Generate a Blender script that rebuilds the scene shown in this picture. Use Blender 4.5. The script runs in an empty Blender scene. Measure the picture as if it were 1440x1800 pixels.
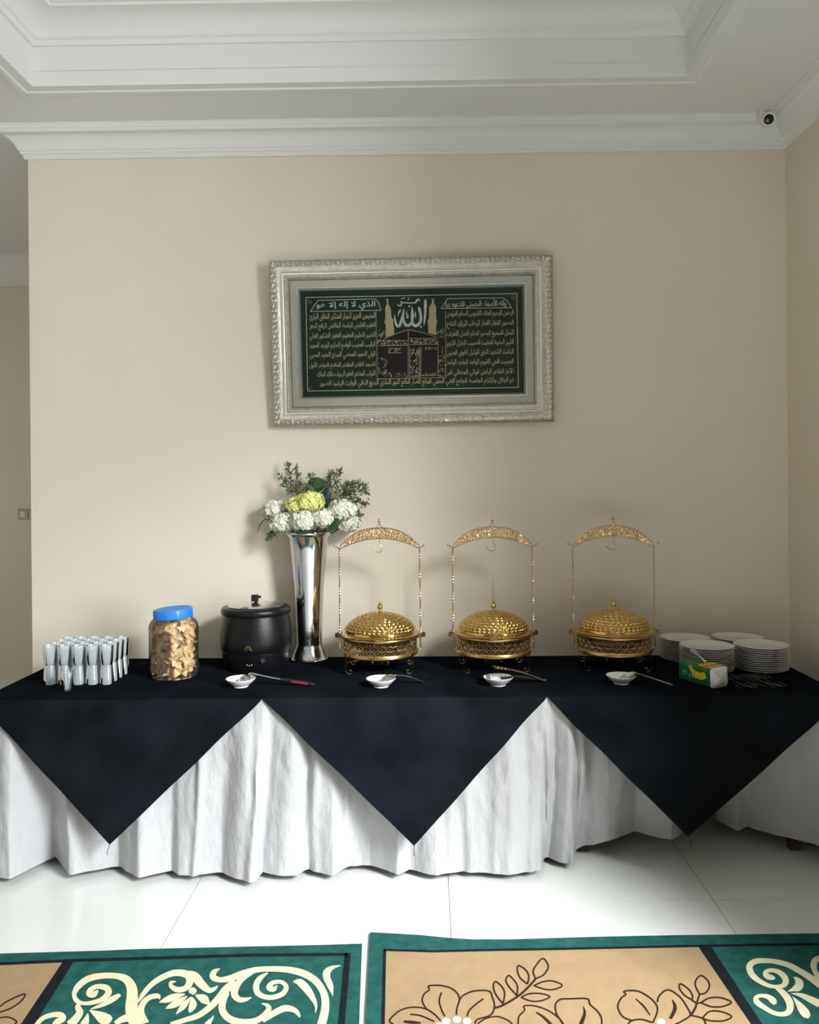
import bpy, math, random
from mathutils import Vector, Matrix, noise
random.seed(7)
PI = math.pi
R = math.radians
scn = bpy.context.scene
col = scn.collection

# ---------------------------------------------------------------- camera
FPX, CX, CY = 1440.0, 737.0, 850.0
cam_d = bpy.data.cameras.new('camera')
cam = bpy.data.objects.new('camera', cam_d)
col.objects.link(cam)
cam_d.sensor_width = 36.0
cam_d.lens = FPX / 1800.0 * 36.0
cam_d.shift_x = (720.0 - CX) / 1800.0
cam_d.shift_y = (CY - 900.0) / 1800.0
cam_d.clip_start = 0.05
CAM_R = Matrix.Rotation(R(0.7), 3, 'Z') @ Matrix.Rotation(R(90), 3, 'X') @ Matrix.Rotation(R(-0.52), 3, 'Z')
CAM_P = Vector((0, 0, 1.59))
cam.matrix_world = Matrix.Translation(CAM_P) @ CAM_R.to_4x4()
scn.camera = cam

# ---------------------------------------------------------------- world, lights, exposure
scn.view_settings.view_transform = 'Standard'
scn.view_settings.look = 'None'
scn.view_settings.gamma = 1.0
scn.view_settings.use_curve_mapping = False
scn.view_settings.exposure = -1.10
wd = bpy.data.worlds.new('sky')
scn.world = wd
wd.use_nodes = True
wd.node_tree.nodes['Background'].inputs[0].default_value = (0.75, 0.86, 1.0, 1)
wd.node_tree.nodes['Background'].inputs[1].default_value = 0.32


def area(name, loc, rot, sx, sy, power, colr):
    l = bpy.data.lights.new(name, 'AREA')
    l.shape = 'RECTANGLE'
    l.size, l.size_y = sx, sy
    l.energy = power
    l.color = colr
    o = bpy.data.objects.new(name, l)
    col.objects.link(o)
    o.location = loc
    o.rotation_euler = rot
    return o


# daylight: the bright gap of open sky seen from the wide opening in the right wall, plus two added panels for the floor and the far room
def aimed(name, loc, target, sx, sy, power, colr):
    d = Vector(target) - Vector(loc)
    return area(name, loc, d.to_track_quat('-Z', 'Y').to_euler(), sx, sy, power, colr)


aimed('daylight_open_side', (5.2, -2.0, 2.9), (-1.0, 2.6, 1.2), 2.0, 5.0, 1750, (0.945, 0.985, 1.0))
aimed('added_floor_panel', (5.0, -2.9, 6.3), (-0.9, 2.8, 0.0), 2.0, 3.4, 5400, (0.945, 0.99, 0.985))  # added high panel that brightens the floor
area('added_far_room_light', (-4.68, 5.2, 1.6), (R(90), 0, R(-90)), 1.4, 1.6, 14, (1.0, 0.97, 0.88))  # added light for the far room, at an invented window


# ---------------------------------------------------------------- pixel -> place
def ray(x, y):
    return (CAM_R @ Vector(((x - CX) / FPX, -(y - CY) / FPX, -1.0))).normalized()


def PY(x, y, Y):
    d = ray(x, y)
    return CAM_P + d * (Y / d.y)


def PZ(x, y, Z):
    d = ray(x, y)
    return CAM_P + d * ((Z - CAM_P.z) / d.z)


# ---------------------------------------------------------------- materials
MATS = {}


def mat(name, colr, rough=0.5, metal=0.0, var=0.0, vscale=8.0, bump=0.0, bscale=60.0, spec=0.5, sheen=0.0,
        trans=0.0, ior=1.45, coat=0.0, stretch=None, col2=None, sub=0.0):
    m = bpy.data.materials.new(name)
    m.use_nodes = True
    nt = m.node_tree
    b = nt.nodes['Principled BSDF']
    b.inputs['Base Color'].default_value = (*colr, 1)
    b.inputs['Roughness'].default_value = rough
    b.inputs['Metallic'].default_value = metal
    b.inputs['Specular IOR Level'].default_value = spec
    b.inputs['Sheen Weight'].default_value = sheen
    b.inputs['Transmission Weight'].default_value = trans
    b.inputs['IOR'].default_value = ior
    b.inputs['Coat Weight'].default_value = coat
    if sub:
        b.inputs['Subsurface Weight'].default_value = sub
        b.inputs['Subsurface Radius'].default_value = (0.01, 0.01, 0.01)
    tc = nt.nodes.new('ShaderNodeTexCoord')
    vec = tc.outputs['Object']
    if stretch:
        mp = nt.nodes.new('ShaderNodeMapping')
        mp.inputs['Scale'].default_value = stretch
        nt.links.new(vec, mp.inputs['Vector'])
        vec = mp.outputs['Vector']
    if var > 0 or col2:
        n = nt.nodes.new('ShaderNodeTexNoise')
        n.inputs['Scale'].default_value = vscale
        n.inputs['Detail'].default_value = 5
        nt.links.new(vec, n.inputs['Vector'])
        r = nt.nodes.new('ShaderNodeValToRGB')
        r.color_ramp.elements[0].position = 0.33
        r.color_ramp.elements[1].position = 0.67
        c2 = col2 if col2 else tuple(min(1, c * (1 + var)) for c in colr)
        c1 = colr if col2 else tuple(c * (1 - var) for c in colr)
        r.color_ramp.elements[0].color = (*c1, 1)
        r.color_ramp.elements[1].color = (*c2, 1)
        nt.links.new(n.outputs['Fac'], r.inputs['Fac'])
        nt.links.new(r.outputs['Color'], b.inputs['Base Color'])
    if bump > 0:
        n2 = nt.nodes.new('ShaderNodeTexNoise')
        n2.inputs['Scale'].default_value = bscale
        n2.inputs['Detail'].default_value = 4
        nt.links.new(vec, n2.inputs['Vector'])
        bp = nt.nodes.new('ShaderNodeBump')
        bp.inputs['Strength'].default_value = bump
        bp.inputs['Distance'].default_value = 0.01
        nt.links.new(n2.outputs['Fac'], bp.inputs['Height'])
        nt.links.new(bp.outputs['Normal'], b.inputs['Normal'])
    MATS[name] = m
    return m


def thin_clear(name, tint, f_ior=1.45, rough=0.03, haze=0.0):
    """thin clear pane or plastic wall: see-through with a Fresnel reflection and a little milky haze"""
    m = bpy.data.materials.new(name)
    m.use_nodes = True
    nt = m.node_tree
    for n in list(nt.nodes):
        nt.nodes.remove(n)
    out = nt.nodes.new('ShaderNodeOutputMaterial')
    tr = nt.nodes.new('ShaderNodeBsdfTransparent')
    tr.inputs[0].default_value = (*tint, 1)
    gl = nt.nodes.new('ShaderNodeBsdfGlossy')
    gl.inputs['Roughness'].default_value = rough
    fr = nt.nodes.new('ShaderNodeFresnel')
    fr.inputs[0].default_value = f_ior
    mx = nt.nodes.new('ShaderNodeMixShader')
    nt.links.new(fr.outputs[0], mx.inputs[0])
    base = tr.outputs[0]
    if haze > 0:
        df = nt.nodes.new('ShaderNodeBsdfDiffuse')
        df.inputs[0].default_value = (0.86, 0.9, 0.94, 1)
        tl = nt.nodes.new('ShaderNodeBsdfTranslucent')
        tl.inputs[0].default_value = (0.86, 0.9, 0.94, 1)
        m1 = nt.nodes.new('ShaderNodeMixShader')
        m1.inputs[0].default_value = 0.5
        nt.links.new(df.outputs[0], m1.inputs[1])
        nt.links.new(tl.outputs[0], m1.inputs[2])
        m2 = nt.nodes.new('ShaderNodeMixShader')
        m2.inputs[0].default_value = haze
        nt.links.new(tr.outputs[0], m2.inputs[1])
        nt.links.new(m1.outputs[0], m2.inputs[2])
        base = m2.outputs[0]
    nt.links.new(base, mx.inputs[1])
    nt.links.new(gl.outputs[0], mx.inputs[2])
    nt.links.new(mx.outputs[0], out.inputs[0])
    MATS[name] = m
    return m


M_wall = mat('cream_paint', (0.70, 0.628, 0.53), 0.62, var=0.02, vscale=1.5, bump=0.05, bscale=180)
M_white = mat('white_ceiling_paint', (0.72, 0.72, 0.71), 0.7, bump=0.03, bscale=120)
M_tile = mat('polished_white_tile', (0.70, 0.715, 0.69), 0.14, var=0.015, vscale=2.0, spec=0.5)
M_rear = mat('dark_rear_wall', (0.20, 0.13, 0.08), 0.5, var=0.25, vscale=6, stretch=(6, 6, .6))  # unseen rear wall, made dark brown to cut the fill light
M_grout = mat('grey_grout', (0.16, 0.155, 0.14), 0.95, var=0.1)
M_black = mat('black_cotton_cloth', (0.0075, 0.0095, 0.0125), 0.95, var=0.3, vscale=5, bump=0.25, bscale=420, spec=0.0)
M_satin = mat('white_satin', (0.40, 0.40, 0.415), 0.30, var=0.04, vscale=6, bump=0.75, bscale=20, spec=0.55, stretch=(1.6, 1.0, 0.7))
M_wood = mat('table_wood', (0.25, 0.16, 0.09), 0.6, var=0.2, vscale=10)
M_leg = mat('dark_table_leg', (0.05, 0.035, 0.025), 0.5)
M_arch = mat('pale_gold_filigree', (0.80, 0.60, 0.32), 0.2, 1.0, var=0.1, vscale=60)
M_pan = mat('dark_pan', (0.10, 0.075, 0.05), 0.3, 0.6)
M_gold = mat('polished_gold', (0.66, 0.455, 0.155), 0.15, 1.0, var=0.06, vscale=30)
M_golddk = mat('satin_gold', (0.60, 0.40, 0.17), 0.28, 1.0, var=0.08, vscale=40)
M_wire = mat('pale_gold_wire', (0.60, 0.46, 0.29), 0.26, 1.0)
M_steel = mat('stainless_steel', (0.62, 0.62, 0.62), 0.16, 1.0, bump=0.02, bscale=90)
M_fork = mat('dark_steel', (0.16, 0.16, 0.165), 0.28, 1.0)  # even dark grey metal for the forks
M_chrome = mat('mirror_chrome', (0.54, 0.54, 0.555), 0.10, 1.0, bump=0.03, bscale=24)
M_kettle = mat('black_enamel', (0.0045, 0.005, 0.006), 0.30, bump=0.14, bscale=300, spec=0.35)
M_blackpl = mat('black_plastic', (0.012, 0.012, 0.013), 0.35)
M_red = mat('dark_red_plastic', (0.22, 0.012, 0.03), 0.4)
M_porc = mat('white_porcelain', (0.74, 0.75, 0.75), 0.14, coat=0.3)
M_plate = mat('white_plate_glaze', (0.70, 0.70, 0.69), 0.18, coat=0.2)
M_blue = mat('blue_plastic', (0.02, 0.19, 0.64), 0.38)
M_glass = thin_clear('drinking_glass', (0.90, 0.94, 0.96), 1.5, 0.06, haze=0.42)
M_glass1 = thin_clear('clear_drinking_glass', (0.93, 0.95, 0.96), 1.5, 0.03, haze=0.08)
M_jar = thin_clear('clear_plastic_jar', (0.97, 0.96, 0.93), 1.45, 0.06, haze=0.03)
M_pane = thin_clear('picture_glass', (0.96, 0.98, 0.97), 1.5, 0.01)
M_crack = mat('fried_cracker', (0.56, 0.37, 0.165), 0.6, col2=(0.78, 0.61, 0.38), vscale=26, bump=0.4, bscale=90)
M_silverfr = mat('silver_leaf_frame', (0.47, 0.44, 0.39), 0.36, 0.75, var=0.18, vscale=50, bump=0.2, bscale=160)
M_silverbr = mat('bright_silver_trim', (0.78, 0.75, 0.70), 0.3, 0.6, var=0.06, vscale=60)
M_liner = mat('linen_liner', (0.66, 0.62, 0.55), 0.8, var=0.03, vscale=60, bump=0.1, bscale=400)
M_green = mat('dark_green_velvet', (0.012, 0.037, 0.023), 0.85, var=0.15, vscale=15, sheen=0.1)
M_thread = mat('gold_thread', (0.66, 0.54, 0.36), 0.55, 0.1, var=0.25, vscale=90)
M_thread2 = mat('silver_thread', (0.68, 0.70, 0.66), 0.5, 0.1, var=0.15, vscale=90)
M_kaaba = mat('black_velvet', (0.012, 0.011, 0.014), 0.8, var=0.3, vscale=40)
M_minaret = mat('tan_embroidery', (0.56, 0.42, 0.24), 0.65, col2=(0.70, 0.57, 0.40), vscale=120, bump=0.3, bscale=300)
M_rugg = mat('green_rug_pile', (0.022, 0.105, 0.094), 0.95, var=0.2, vscale=25, bump=0.6, bscale=500, spec=0.05)
M_rugd = mat('dark_rug_pile', (0.011, 0.014, 0.017), 0.95, var=0.2, vscale=25, bump=0.6, bscale=500, spec=0.1)
M_rugt = mat('tan_rug_pile', (0.365, 0.24, 0.117), 0.95, var=0.07, vscale=14, bump=0.6, bscale=500, spec=0.1, sheen=0.1)
M_rugc = mat('cream_rug_pile', (0.80, 0.74, 0.50), 0.95, var=0.04, vscale=25, bump=0.6, bscale=500, spec=0.1)
M_rugo = mat('brown_rug_line', (0.028, 0.016, 0.010), 0.95, spec=0.1)
M_petalw = mat('cream_white_petal', (0.72, 0.72, 0.60), 0.6, var=0.07, vscale=45, sub=0.1)
M_petaly = mat('lemon_petal', (0.74, 0.74, 0.25), 0.6, var=0.08, vscale=45, sub=0.1)
M_core = mat('flower_core_green', (0.30, 0.33, 0.20), 0.7, var=0.2, vscale=60)
M_leafg = mat('green_leaf', (0.035, 0.085, 0.026), 0.45, var=0.3, vscale=20)
M_leafd = mat('dark_green_leaf', (0.012, 0.04, 0.022), 0.42, var=0.3, vscale=20)
M_sprig = mat('sprig_green', (0.065, 0.088, 0.035), 0.6, var=0.3, vscale=40)
M_tgreen = mat('green_wrapper', (0.008, 0.13, 0.045), 0.28, var=0.12, vscale=30, bump=0.12, bscale=50)
M_tyel = mat('yellow_wrapper', (0.70, 0.47, 0.02), 0.3)
M_tred = mat('red_wrapper', (0.60, 0.04, 0.02), 0.3)
M_twhite = mat('white_wrapper', (0.68, 0.68, 0.68), 0.3, bump=0.25, bscale=40)
M_tissue = mat('white_tissue', (0.75, 0.75, 0.74), 0.85, bump=0.1, bscale=60)
M_ivory = mat('white_abs_plastic', (0.70, 0.69, 0.66), 0.4)
M_lens = mat('black_glass_lens', (0.008, 0.008, 0.008), 0.12)
M_switch = mat('grey_switch_plate', (0.42, 0.40, 0.35), 0.4)
M_badge = mat('brass_badge', (0.45, 0.37, 0.13), 0.3, 0.9)
M_dot = mat('white_print', (0.7, 0.7, 0.7), 0.5)


# ---------------------------------------------------------------- mesh collector
class G:
    def __init__(s):
        s.v, s.f = [], []

    def add(s, v, f):
        o = len(s.v)
        s.v += [tuple(p) for p in v]
        s.f += [tuple(i + o for i in q) for q in f]
        return s

    def box(s, c, d, rot=None):
        hx, hy, hz = d[0] / 2, d[1] / 2, d[2] / 2
        vs = [Vector((x, y, z)) for z in (-hz, hz) for y in (-hy, hy) for x in (-hx, hx)]
        if rot is not None:
            vs = [rot @ v for v in vs]
        vs = [v + Vector(c) for v in vs]
        return s.add(vs, [(0, 2, 3, 1), (4, 5, 7, 6), (0, 1, 5, 4), (2, 6, 7, 3), (0, 4, 6, 2), (1, 3, 7, 5)])

    def lathe(s, prof, n=48, c=(0, 0, 0), fn=None):
        vs, fs = [], []
        for j, (r, z) in enumerate(prof):
            for i in range(n):
                a = 2 * PI * i / n
                rr, zz = (r, z) if fn is None else fn(r, z, a)
                vs.append((c[0] + rr * math.cos(a), c[1] + rr * math.sin(a), c[2] + zz))
        for j in range(len(prof) - 1):
            for i in range(n):
                k = (i + 1) % n
                fs.append((j * n + i, j * n + k, (j + 1) * n + k, (j + 1) * n + i))
        return s.add(vs, fs)

    def tube(s, pts, r, n=8, closed=False, twist=0.0, cap=True):
        pts = [Vector(p) for p in pts]
        m = len(pts)
        rad = r if isinstance(r, (list, tuple)) else [r] * m
        tans = []
        for i in range(m):
            a = pts[(i - 1) % m] if (closed or i > 0) else pts[i]
            b = pts[(i + 1) % m] if (closed or i < m - 1) else pts[i]
            t = (b - a)
            tans.append(t.normalized() if t.length > 1e-9 else Vector((0, 0, 1)))
        up = Vector((0, 0, 1)) if abs(tans[0].z) < 0.9 else Vector((0, 1, 0))
        nrm = (up - tans[0] * up.dot(tans[0])).normalized()
        vs, fs = [], []
        for i in range(m):
            nrm = nrm - tans[i] * nrm.dot(tans[i])
            nrm = nrm.normalized() if nrm.length > 1e-9 else tans[i].orthogonal().normalized()
            bn = tans[i].cross(nrm)
            for k in range(n):
                a = 2 * PI * k / n + twist * i
                vs.append(pts[i] + (nrm * math.cos(a) + bn * math.sin(a)) * rad[i])
        for i in range(m if closed else m - 1):
            j = (i + 1) % m
            for k in range(n):
                q = (k + 1) % n
                fs.append((i * n + k, i * n + q, j * n + q, j * n + k))
        if cap and not closed:
            fs.append(tuple(reversed(range(n))))
            fs.append(tuple((m - 1) * n + k for k in range(n)))
        return s.add(vs, fs)

    def sph(s, c, r, n=12, m=8, sc=(1, 1, 1), rot=None):
        vs, fs = [], []
        for j in range(m + 1):
            t = PI * j / m
            for i in range(n):
                a = 2 * PI * i / n
                p = Vector((r * sc[0] * math.sin(t) * math.cos(a), r * sc[1] * math.sin(t) * math.sin(a), r * sc[2] * math.cos(t)))
                if rot is not None:
                    p = rot @ p
                vs.append(p + Vector(c))
        for j in range(m):
            for i in range(n):
                k = (i + 1) % n
                fs.append((j * n + i, (j + 1) * n + i, (j + 1) * n + k, j * n + k))
        return s.add(vs, fs)

    def poly(s, pts, th=0.0, up=Vector((0, 0, 1))):
        """flat polygon; th > 0 gives it sides"""
        n = len(pts)
        if th <= 0:
            return s.add(pts, [tuple(range(n))])
        low = [Vector(p) - up * th for p in pts]
        return s.add([Vector(p) for p in pts] + low,
                     [tuple(range(n)), tuple(reversed(range(n, 2 * n)))] +
                     [(i, i + n, (i + 1) % n + n, (i + 1) % n) for i in range(n)])

    def grid(s, fn, nu, nv):
        vs = [fn(i / nu, j / nv) for j in range(nv + 1) for i in range(nu + 1)]
        w = nu + 1
        return s.add(vs, [(j * w + i, j * w + i + 1, (j + 1) * w + i + 1, (j + 1) * w + i) for j in range(nv) for i in range(nu)])

    def xf(s, M):
        s.v = [tuple(M @ Vector(p)) for p in s.v]
        return s


def mesh_of(name, g, m, smooth=True, ang=40):
    me = bpy.data.meshes.new(name)
    me.from_pydata(g.v, [], g.f)
    me.validate(verbose=False)
    me.update()
    if m:
        me.materials.append(m)
    if smooth:
        me.polygons.foreach_set('use_smooth', [True] * len(me.polygons))
        me.set_sharp_from_angle(angle=R(ang))
    return me


def mk(name, g, m, parent=None, loc=None, smooth=True, ang=40):
    o = bpy.data.objects.new(name, mesh_of(name, g, m, smooth, ang))
    col.objects.link(o)
    if parent:
        o.parent = parent
    if loc is not None:
        o.location = loc
    return o


def inst(name, me, parent=None, loc=(0, 0, 0), rot=(0, 0, 0)):
    o = bpy.data.objects.new(name, me)
    col.objects.link(o)
    if parent:
        o.parent = parent
    o.location = loc
    o.rotation_euler = rot
    return o


def tag(o, label, cat, group=None):
    o['label'] = label
    o['category'] = cat
    if group:
        o['group'] = group
    return o


def thing(name, label, cat, loc=(0, 0, 0), rz=0, group=None):
    o = bpy.data.objects.new(name, None)
    o.empty_display_size = 0.05
    col.objects.link(o)
    o.location = loc
    o.rotation_euler = (0, 0, rz)
    return tag(o, label, cat, group)


def copy_tree(o, parent=None):
    c = o.copy()
    col.objects.link(c)
    if parent:
        c.parent = parent
    for ch in list(o.children):
        copy_tree(ch, c)
    return c


def struct(o):
    o['kind'] = 'structure'
    return o


def catmull(pts, sub=6):
    """smooth a list of equal-length tuples"""
    out = []
    n = len(pts)
    for i in range(n - 1):
        p0, p1, p2, p3 = pts[max(0, i - 1)], pts[i], pts[i + 1], pts[min(n - 1, i + 2)]
        for k in range(sub):
            t = k / sub
            out.append(tuple(0.5 * ((2 * b) + (-a + c) * t + (2 * a - 5 * b + 4 * c - d) * t * t + (-a + 3 * b - 3 * c + d) * t ** 3)
                             for a, b, c, d in zip(p0, p1, p2, p3)))
    out.append(tuple(pts[-1]))
    return out


def stroke2d(pts, sub=5):
    """(x, y, width) list -> left and right outline points in 2-D"""
    s = catmull(pts, sub) if len(pts) > 2 else list(pts)
    L, Rr = [], []
    for i, (x, y, w) in enumerate(s):
        a, b = s[max(0, i - 1)], s[min(len(s) - 1, i + 1)]
        dx, dy = b[0] - a[0], b[1] - a[1]
        l = math.hypot(dx, dy) or 1
        nx, ny = -dy / l, dx / l
        w = max(w, 0.05)
        L.append((x + nx * w / 2, y + ny * w / 2))
        Rr.append((x - nx * w / 2, y - ny * w / 2))
    return L, Rr


# ================================================================ THE ROOM
WY = 4.08                                  # face of the back wall
TZ = 0.735                                 # height of the table top
XR = PY(1384.5, 700, WY).x                 # right wall
XL = PY(53, 700, WY).x                     # free end of the back wall
ZC = PY(720, 272.5, WY).z                  # under side of the crown
ZS = ZC + 0.137                            # soffit
FY, RY, LX = 6.32, -3.2, -4.6              # far wall, rear wall, left wall

# floor: grout bed with one object for each tile
fl = struct(mk('floor', G().box(((LX + XR) / 2, (FY + RY) / 2, -0.03), (XR - LX + 0.3, FY - RY + 0.3, 0.056)), M_grout, smooth=False))
gx, gy = PZ(790, 1583, 0).x, PZ(790, 1583, 0).y
tg = G()
e, tw = 0.0013, 1.0
tg.box((tw / 2, tw / 2, -.002), (tw - 2 * e, tw - 2 * e, .004))
tile_me = mesh_of('floor_tile', tg, M_tile, smooth=False)
for i in range(-6, 2):
    for j in range(-7, 4):
        x0, y0 = gx + i, gy + j
        if x0 > XR or x0 + 1 < LX or y0 > FY or y0 + 1 < RY:
            continue
        inst('floor_tile', tile_me, fl, (x0, y0, 0))


def wall(name, boxes, m=M_wall):
    g = G()
    for c0, c1 in boxes:
        g.box([(a + b) / 2 for a, b in zip(c0, c1)], [abs(b - a) for a, b in zip(c0, c1)])
    return struct(mk(name, g, m, smooth=False))


ZT = ZS + 0.5
wall('wall_back', [((XL, WY, 0), (XR + 0.12, WY + 0.15, ZS)), ((XL, WY + 0.15, 0), (XL + 0.15, FY, ZS))])
YS = 1.55                                  # where the right wall ends at the wide opening
wall('wall_right', [((XR, YS, 0), (XR + 0.12, WY, ZT)), ((XR, RY, 3.25), (XR + 0.12, YS, ZT))])
wall('wall_front', [((LX, RY - 0.12, 0), (XR, RY, ZT))], M_rear)
wall('wall_left', [((LX - 0.12, RY, 0), (LX, 4.5, ZT)), ((LX - 0.12, 5.9, 0), (LX, FY, ZT)), ((LX - 0.12, 4.5, 0), (LX, 5.9, 0.8)), ((LX - 0.12, 4.5, 2.4), (LX, 5.9, ZT))])  # window hole invented for the far-room light
wall('wall_far', [((LX, FY, 0), (XL + 0.15, FY + 0.12, ZT))])
struct(mk('baseboard_far', G().box(((LX + XL) / 2, FY - 0.008, 0.05), (XL - LX, 0.016, 0.10)), M_white, smooth=False))

# ceiling: soffit with the raised tray (its own faces, cove and top)
CYB = PZ(700, 139, ZS).y                   # rear edge of the tray
CXL = PY(57, 143, CYB).x
CXR = PY(1209, 132, CYB).x
CYF = -0.9
zt = ZS + 0.285
g = G()
for c0, c1 in [((LX, CYB, ZS), (XR, FY, ZS + 0.06)), ((LX, RY, ZS), (XR, CYF, ZS + 0.06)),
               ((LX, CYF, ZS), (CXL, CYB, ZS + 0.06)), ((CXR, CYF, ZS), (XR, CYB, ZS + 0.06)),
               ((CXL - 0.05, CYF - 0.05, ZS + 0.3), (CXR + 0.05, CYB + 0.05, ZS + 0.34))]:
    g.box([(a + b) / 2 for a, b in zip(c0, c1)], [abs(b - a) for a, b in zip(c0, c1)])
ceil = struct(mk('ceiling', g, M_white, smooth=False))
g = G()
for (x0, y0), (x1, y1) in [((CXL - .04, CYB), (CXR + .04, CYB + .04)), ((CXL - .04, CYF - .04), (CXR + .04, CYF)),
                           ((CXL - .04, CYF), (CXL, CYB)), ((CXR, CYF), (CXR + .04, CYB))]:
    g.box(((x0 + x1) / 2, (y0 + y1) / 2, ZS + 0.18), (x1 - x0, y1 - y0, 0.244))
mk('tray_face', g, M_white, ceil, smooth=False)


def sweep(path, prof, closed=False):
    """run a (offset, z) profile along a plan polyline; offset grows to the LEFT of travel, mitred"""
    n = len(path)
    g = G()
    rows = []
    for i in range(n):
        p = Vector(path[i])
        d1 = (p - Vector(path[i - 1])).normalized() if (i > 0 or closed) else None
        d2 = (Vector(path[(i + 1) % n]) - p).normalized() if (i < n - 1 or closed) else None
        if d1 is None:
            d1 = d2
        if d2 is None:
            d2 = d1
        n1, n2 = Vector((-d1.y, d1.x)), Vector((-d2.y, d2.x))
        mt = (n1 + n2)
        mt = mt / (1 + n1.dot(n2))
        rows.append([(p.x + mt.x * o, p.y + mt.y * o, z) for o, z in prof])
    k = len(prof)
    vs = [v for r in rows for v in r]
    fs = []
    for i in range(n if closed else n - 1):
        j = (i + 1) % n
        for q in range(k - 1):
            fs.append((i * k + q, i * k + q + 1, j * k + q + 1, j * k + q))
    if not closed:
        fs.append(tuple(range(k)))
        fs.append(tuple((n - 1) * k + q for q in reversed(range(k))))
    g.add(vs, fs)
    return g


def crown(z0, h, p):
    """ogee crown: lower bead, cove, double upper bead"""
    pr = [(0, 0), (.10, 0), (.14, .05), (.14, .13), (.17, .15), (.22, .17), (.24, .24), (.27, .26)]
    for k in range(9):
        t = k / 8
        pr.append((.30 + .52 * (1 - math.cos(t * PI / 2)) * 0.75 + .52 * .25 * t, .27 + .45 * math.sin(t * PI / 2) * .8 + .45 * .2 * t))
    pr += [(.84, .73), (.86, .74), (.88, .80), (.90, .84), (.93, .85), (.95, .88), (.97, .94), (1.0, .96), (1.0, 1.0), (0, 1.0)]
    return [(o * p, z0 + z * h) for o, z in pr]


# travel chosen so that LEFT is into the room
prof = crown(ZC, ZS - ZC, 0.118)
struct(mk('trim_1', sweep([(XR, YS), (XR, WY), (XL, WY), (XL, FY)], prof), M_white, ang=25))
struct(mk('trim_2', sweep([(XL, FY), (LX, FY)], crown(ZS - 0.215, 0.215, 0.15)), M_white, ang=25))
# tray: flat moulding round its mouth and the cove under its top
mouth = [(CXL, CYF), (CXR, CYF), (CXR, CYB), (CXL, CYB)]       # counter-clockwise, left = inwards
pm = [(0.0, ZS), (0.0, ZS - .008), (-.045, ZS - .008), (-.05, ZS - .014), (-.075, ZS - .014), (-.08, ZS - .006), (-.088, ZS - .006), (-.09, ZS)]
struct(mk('trim_3', sweep(mouth, pm, True), M_white, ang=25))
zb = ZS + 0.165
pc = [(0, zb), (.012, zb), (.018, zb + .008), (.022, zb + .018), (.03, zb + .022)]
for k in range(9):
    t = k / 8
    pc.append((.034 + .11 * (1 - math.cos(t * PI / 2)), zb + .024 + .068 * math.sin(t * PI / 2)))
pc += [(.150, zb + .092), (.153, zb + .102), (.165, zb + .104), (.168, zb + .116), (.18, zb + .118), (.182, zb + .135), (0, zb + .135)]
struct(mk('trim_4', sweep(mouth, pc, True), M_white, ang=25))

# ================================================================ TABLES AND CLOTHS
TF, TB = 3.27, 4.03
TL, TR = -1.815, 1.635
tabs = [(TL + i * (TR - TL) / 3 + 0.006, TL + (i + 1) * (TR - TL) / 3 - 0.006) for i in range(3)]
tlab = ['wooden trestle table hidden under the left third of the white cloth',
        'wooden trestle table hidden under the middle of the white cloth',
        'wooden trestle table with dark feet showing below the raised right hem']
for (x0, x1), lb in zip(tabs, tlab):
    t = thing('buffet_table', lb, 'table', ((x0 + x1) / 2, (TF + TB) / 2, 0), group='three tables pushed together')
    w, d = x1 - x0, TB - TF - 0.03
    mk('tabletop', G().box((0, 0, TZ - 0.022), (w, d, 0.03)), M_wood, t, smooth=False)
    for ay in (-d / 2 + .1, d / 2 - .1):
        mk('apron', G().box((0, ay, TZ - 0.07), (w - .2, .02, .066)), M_wood, t, smooth=False)
    lx0, lx1 = -w / 2 + 0.16, w / 2 - 0.07
    for lx in (lx0, lx1):
        for ly in (-d / 2 + 0.27, d / 2 - 0.08):
            mk('leg', G().box((lx, ly, (TZ - .037) / 2), (0.042, 0.042, TZ - .037)), M_leg, t, smooth=False)

# white satin cloth: top sheet, front skirt in two falls, side falls
hem = [(-90, 1540), (-40, 1530), (0, 1542), (20, 1543), (97, 1507), (122, 1536), (160, 1531), (210, 1524), (220, 1532), (245, 1541), (302, 1532),
       (312, 1540), (390, 1535), (435, 1549), (452, 1547), (461, 1535), (525, 1539), (545, 1527), (585, 1541), (617, 1520),
       (650, 1522), (700, 1536), (720, 1527), (770, 1539), (790, 1537), (815, 1530), (870, 1538), (935, 1534), (950, 1527),
       (955, 1508), (1005, 1519), (1011, 1493), (1045, 1485), (1115, 1462), (1180, 1476), (1193, 1470), (1203, 1460)]
hem2 = [(1259, 1441), (1295, 1459), (1315, 1455), (1350, 1464), (1385, 1472), (1440, 1487), (1500, 1492)]


def lin(tab, x):
    if x <= tab[0][0]:
        return tab[0][1]
    for (a, b), (c, d) in zip(tab, tab[1:]):
        if x <= c:
            return b + (d - b) * (x - a) / (c - a)
    return tab[-1][1]


def skirt_bottom(x, tab):
    y = lin(tab, x)
    zh = 0.03 if x < 1008 else 0.03 + 0.055 * min(1, (x - 1008) / 60)
    return PZ(x, y, zh)


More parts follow.
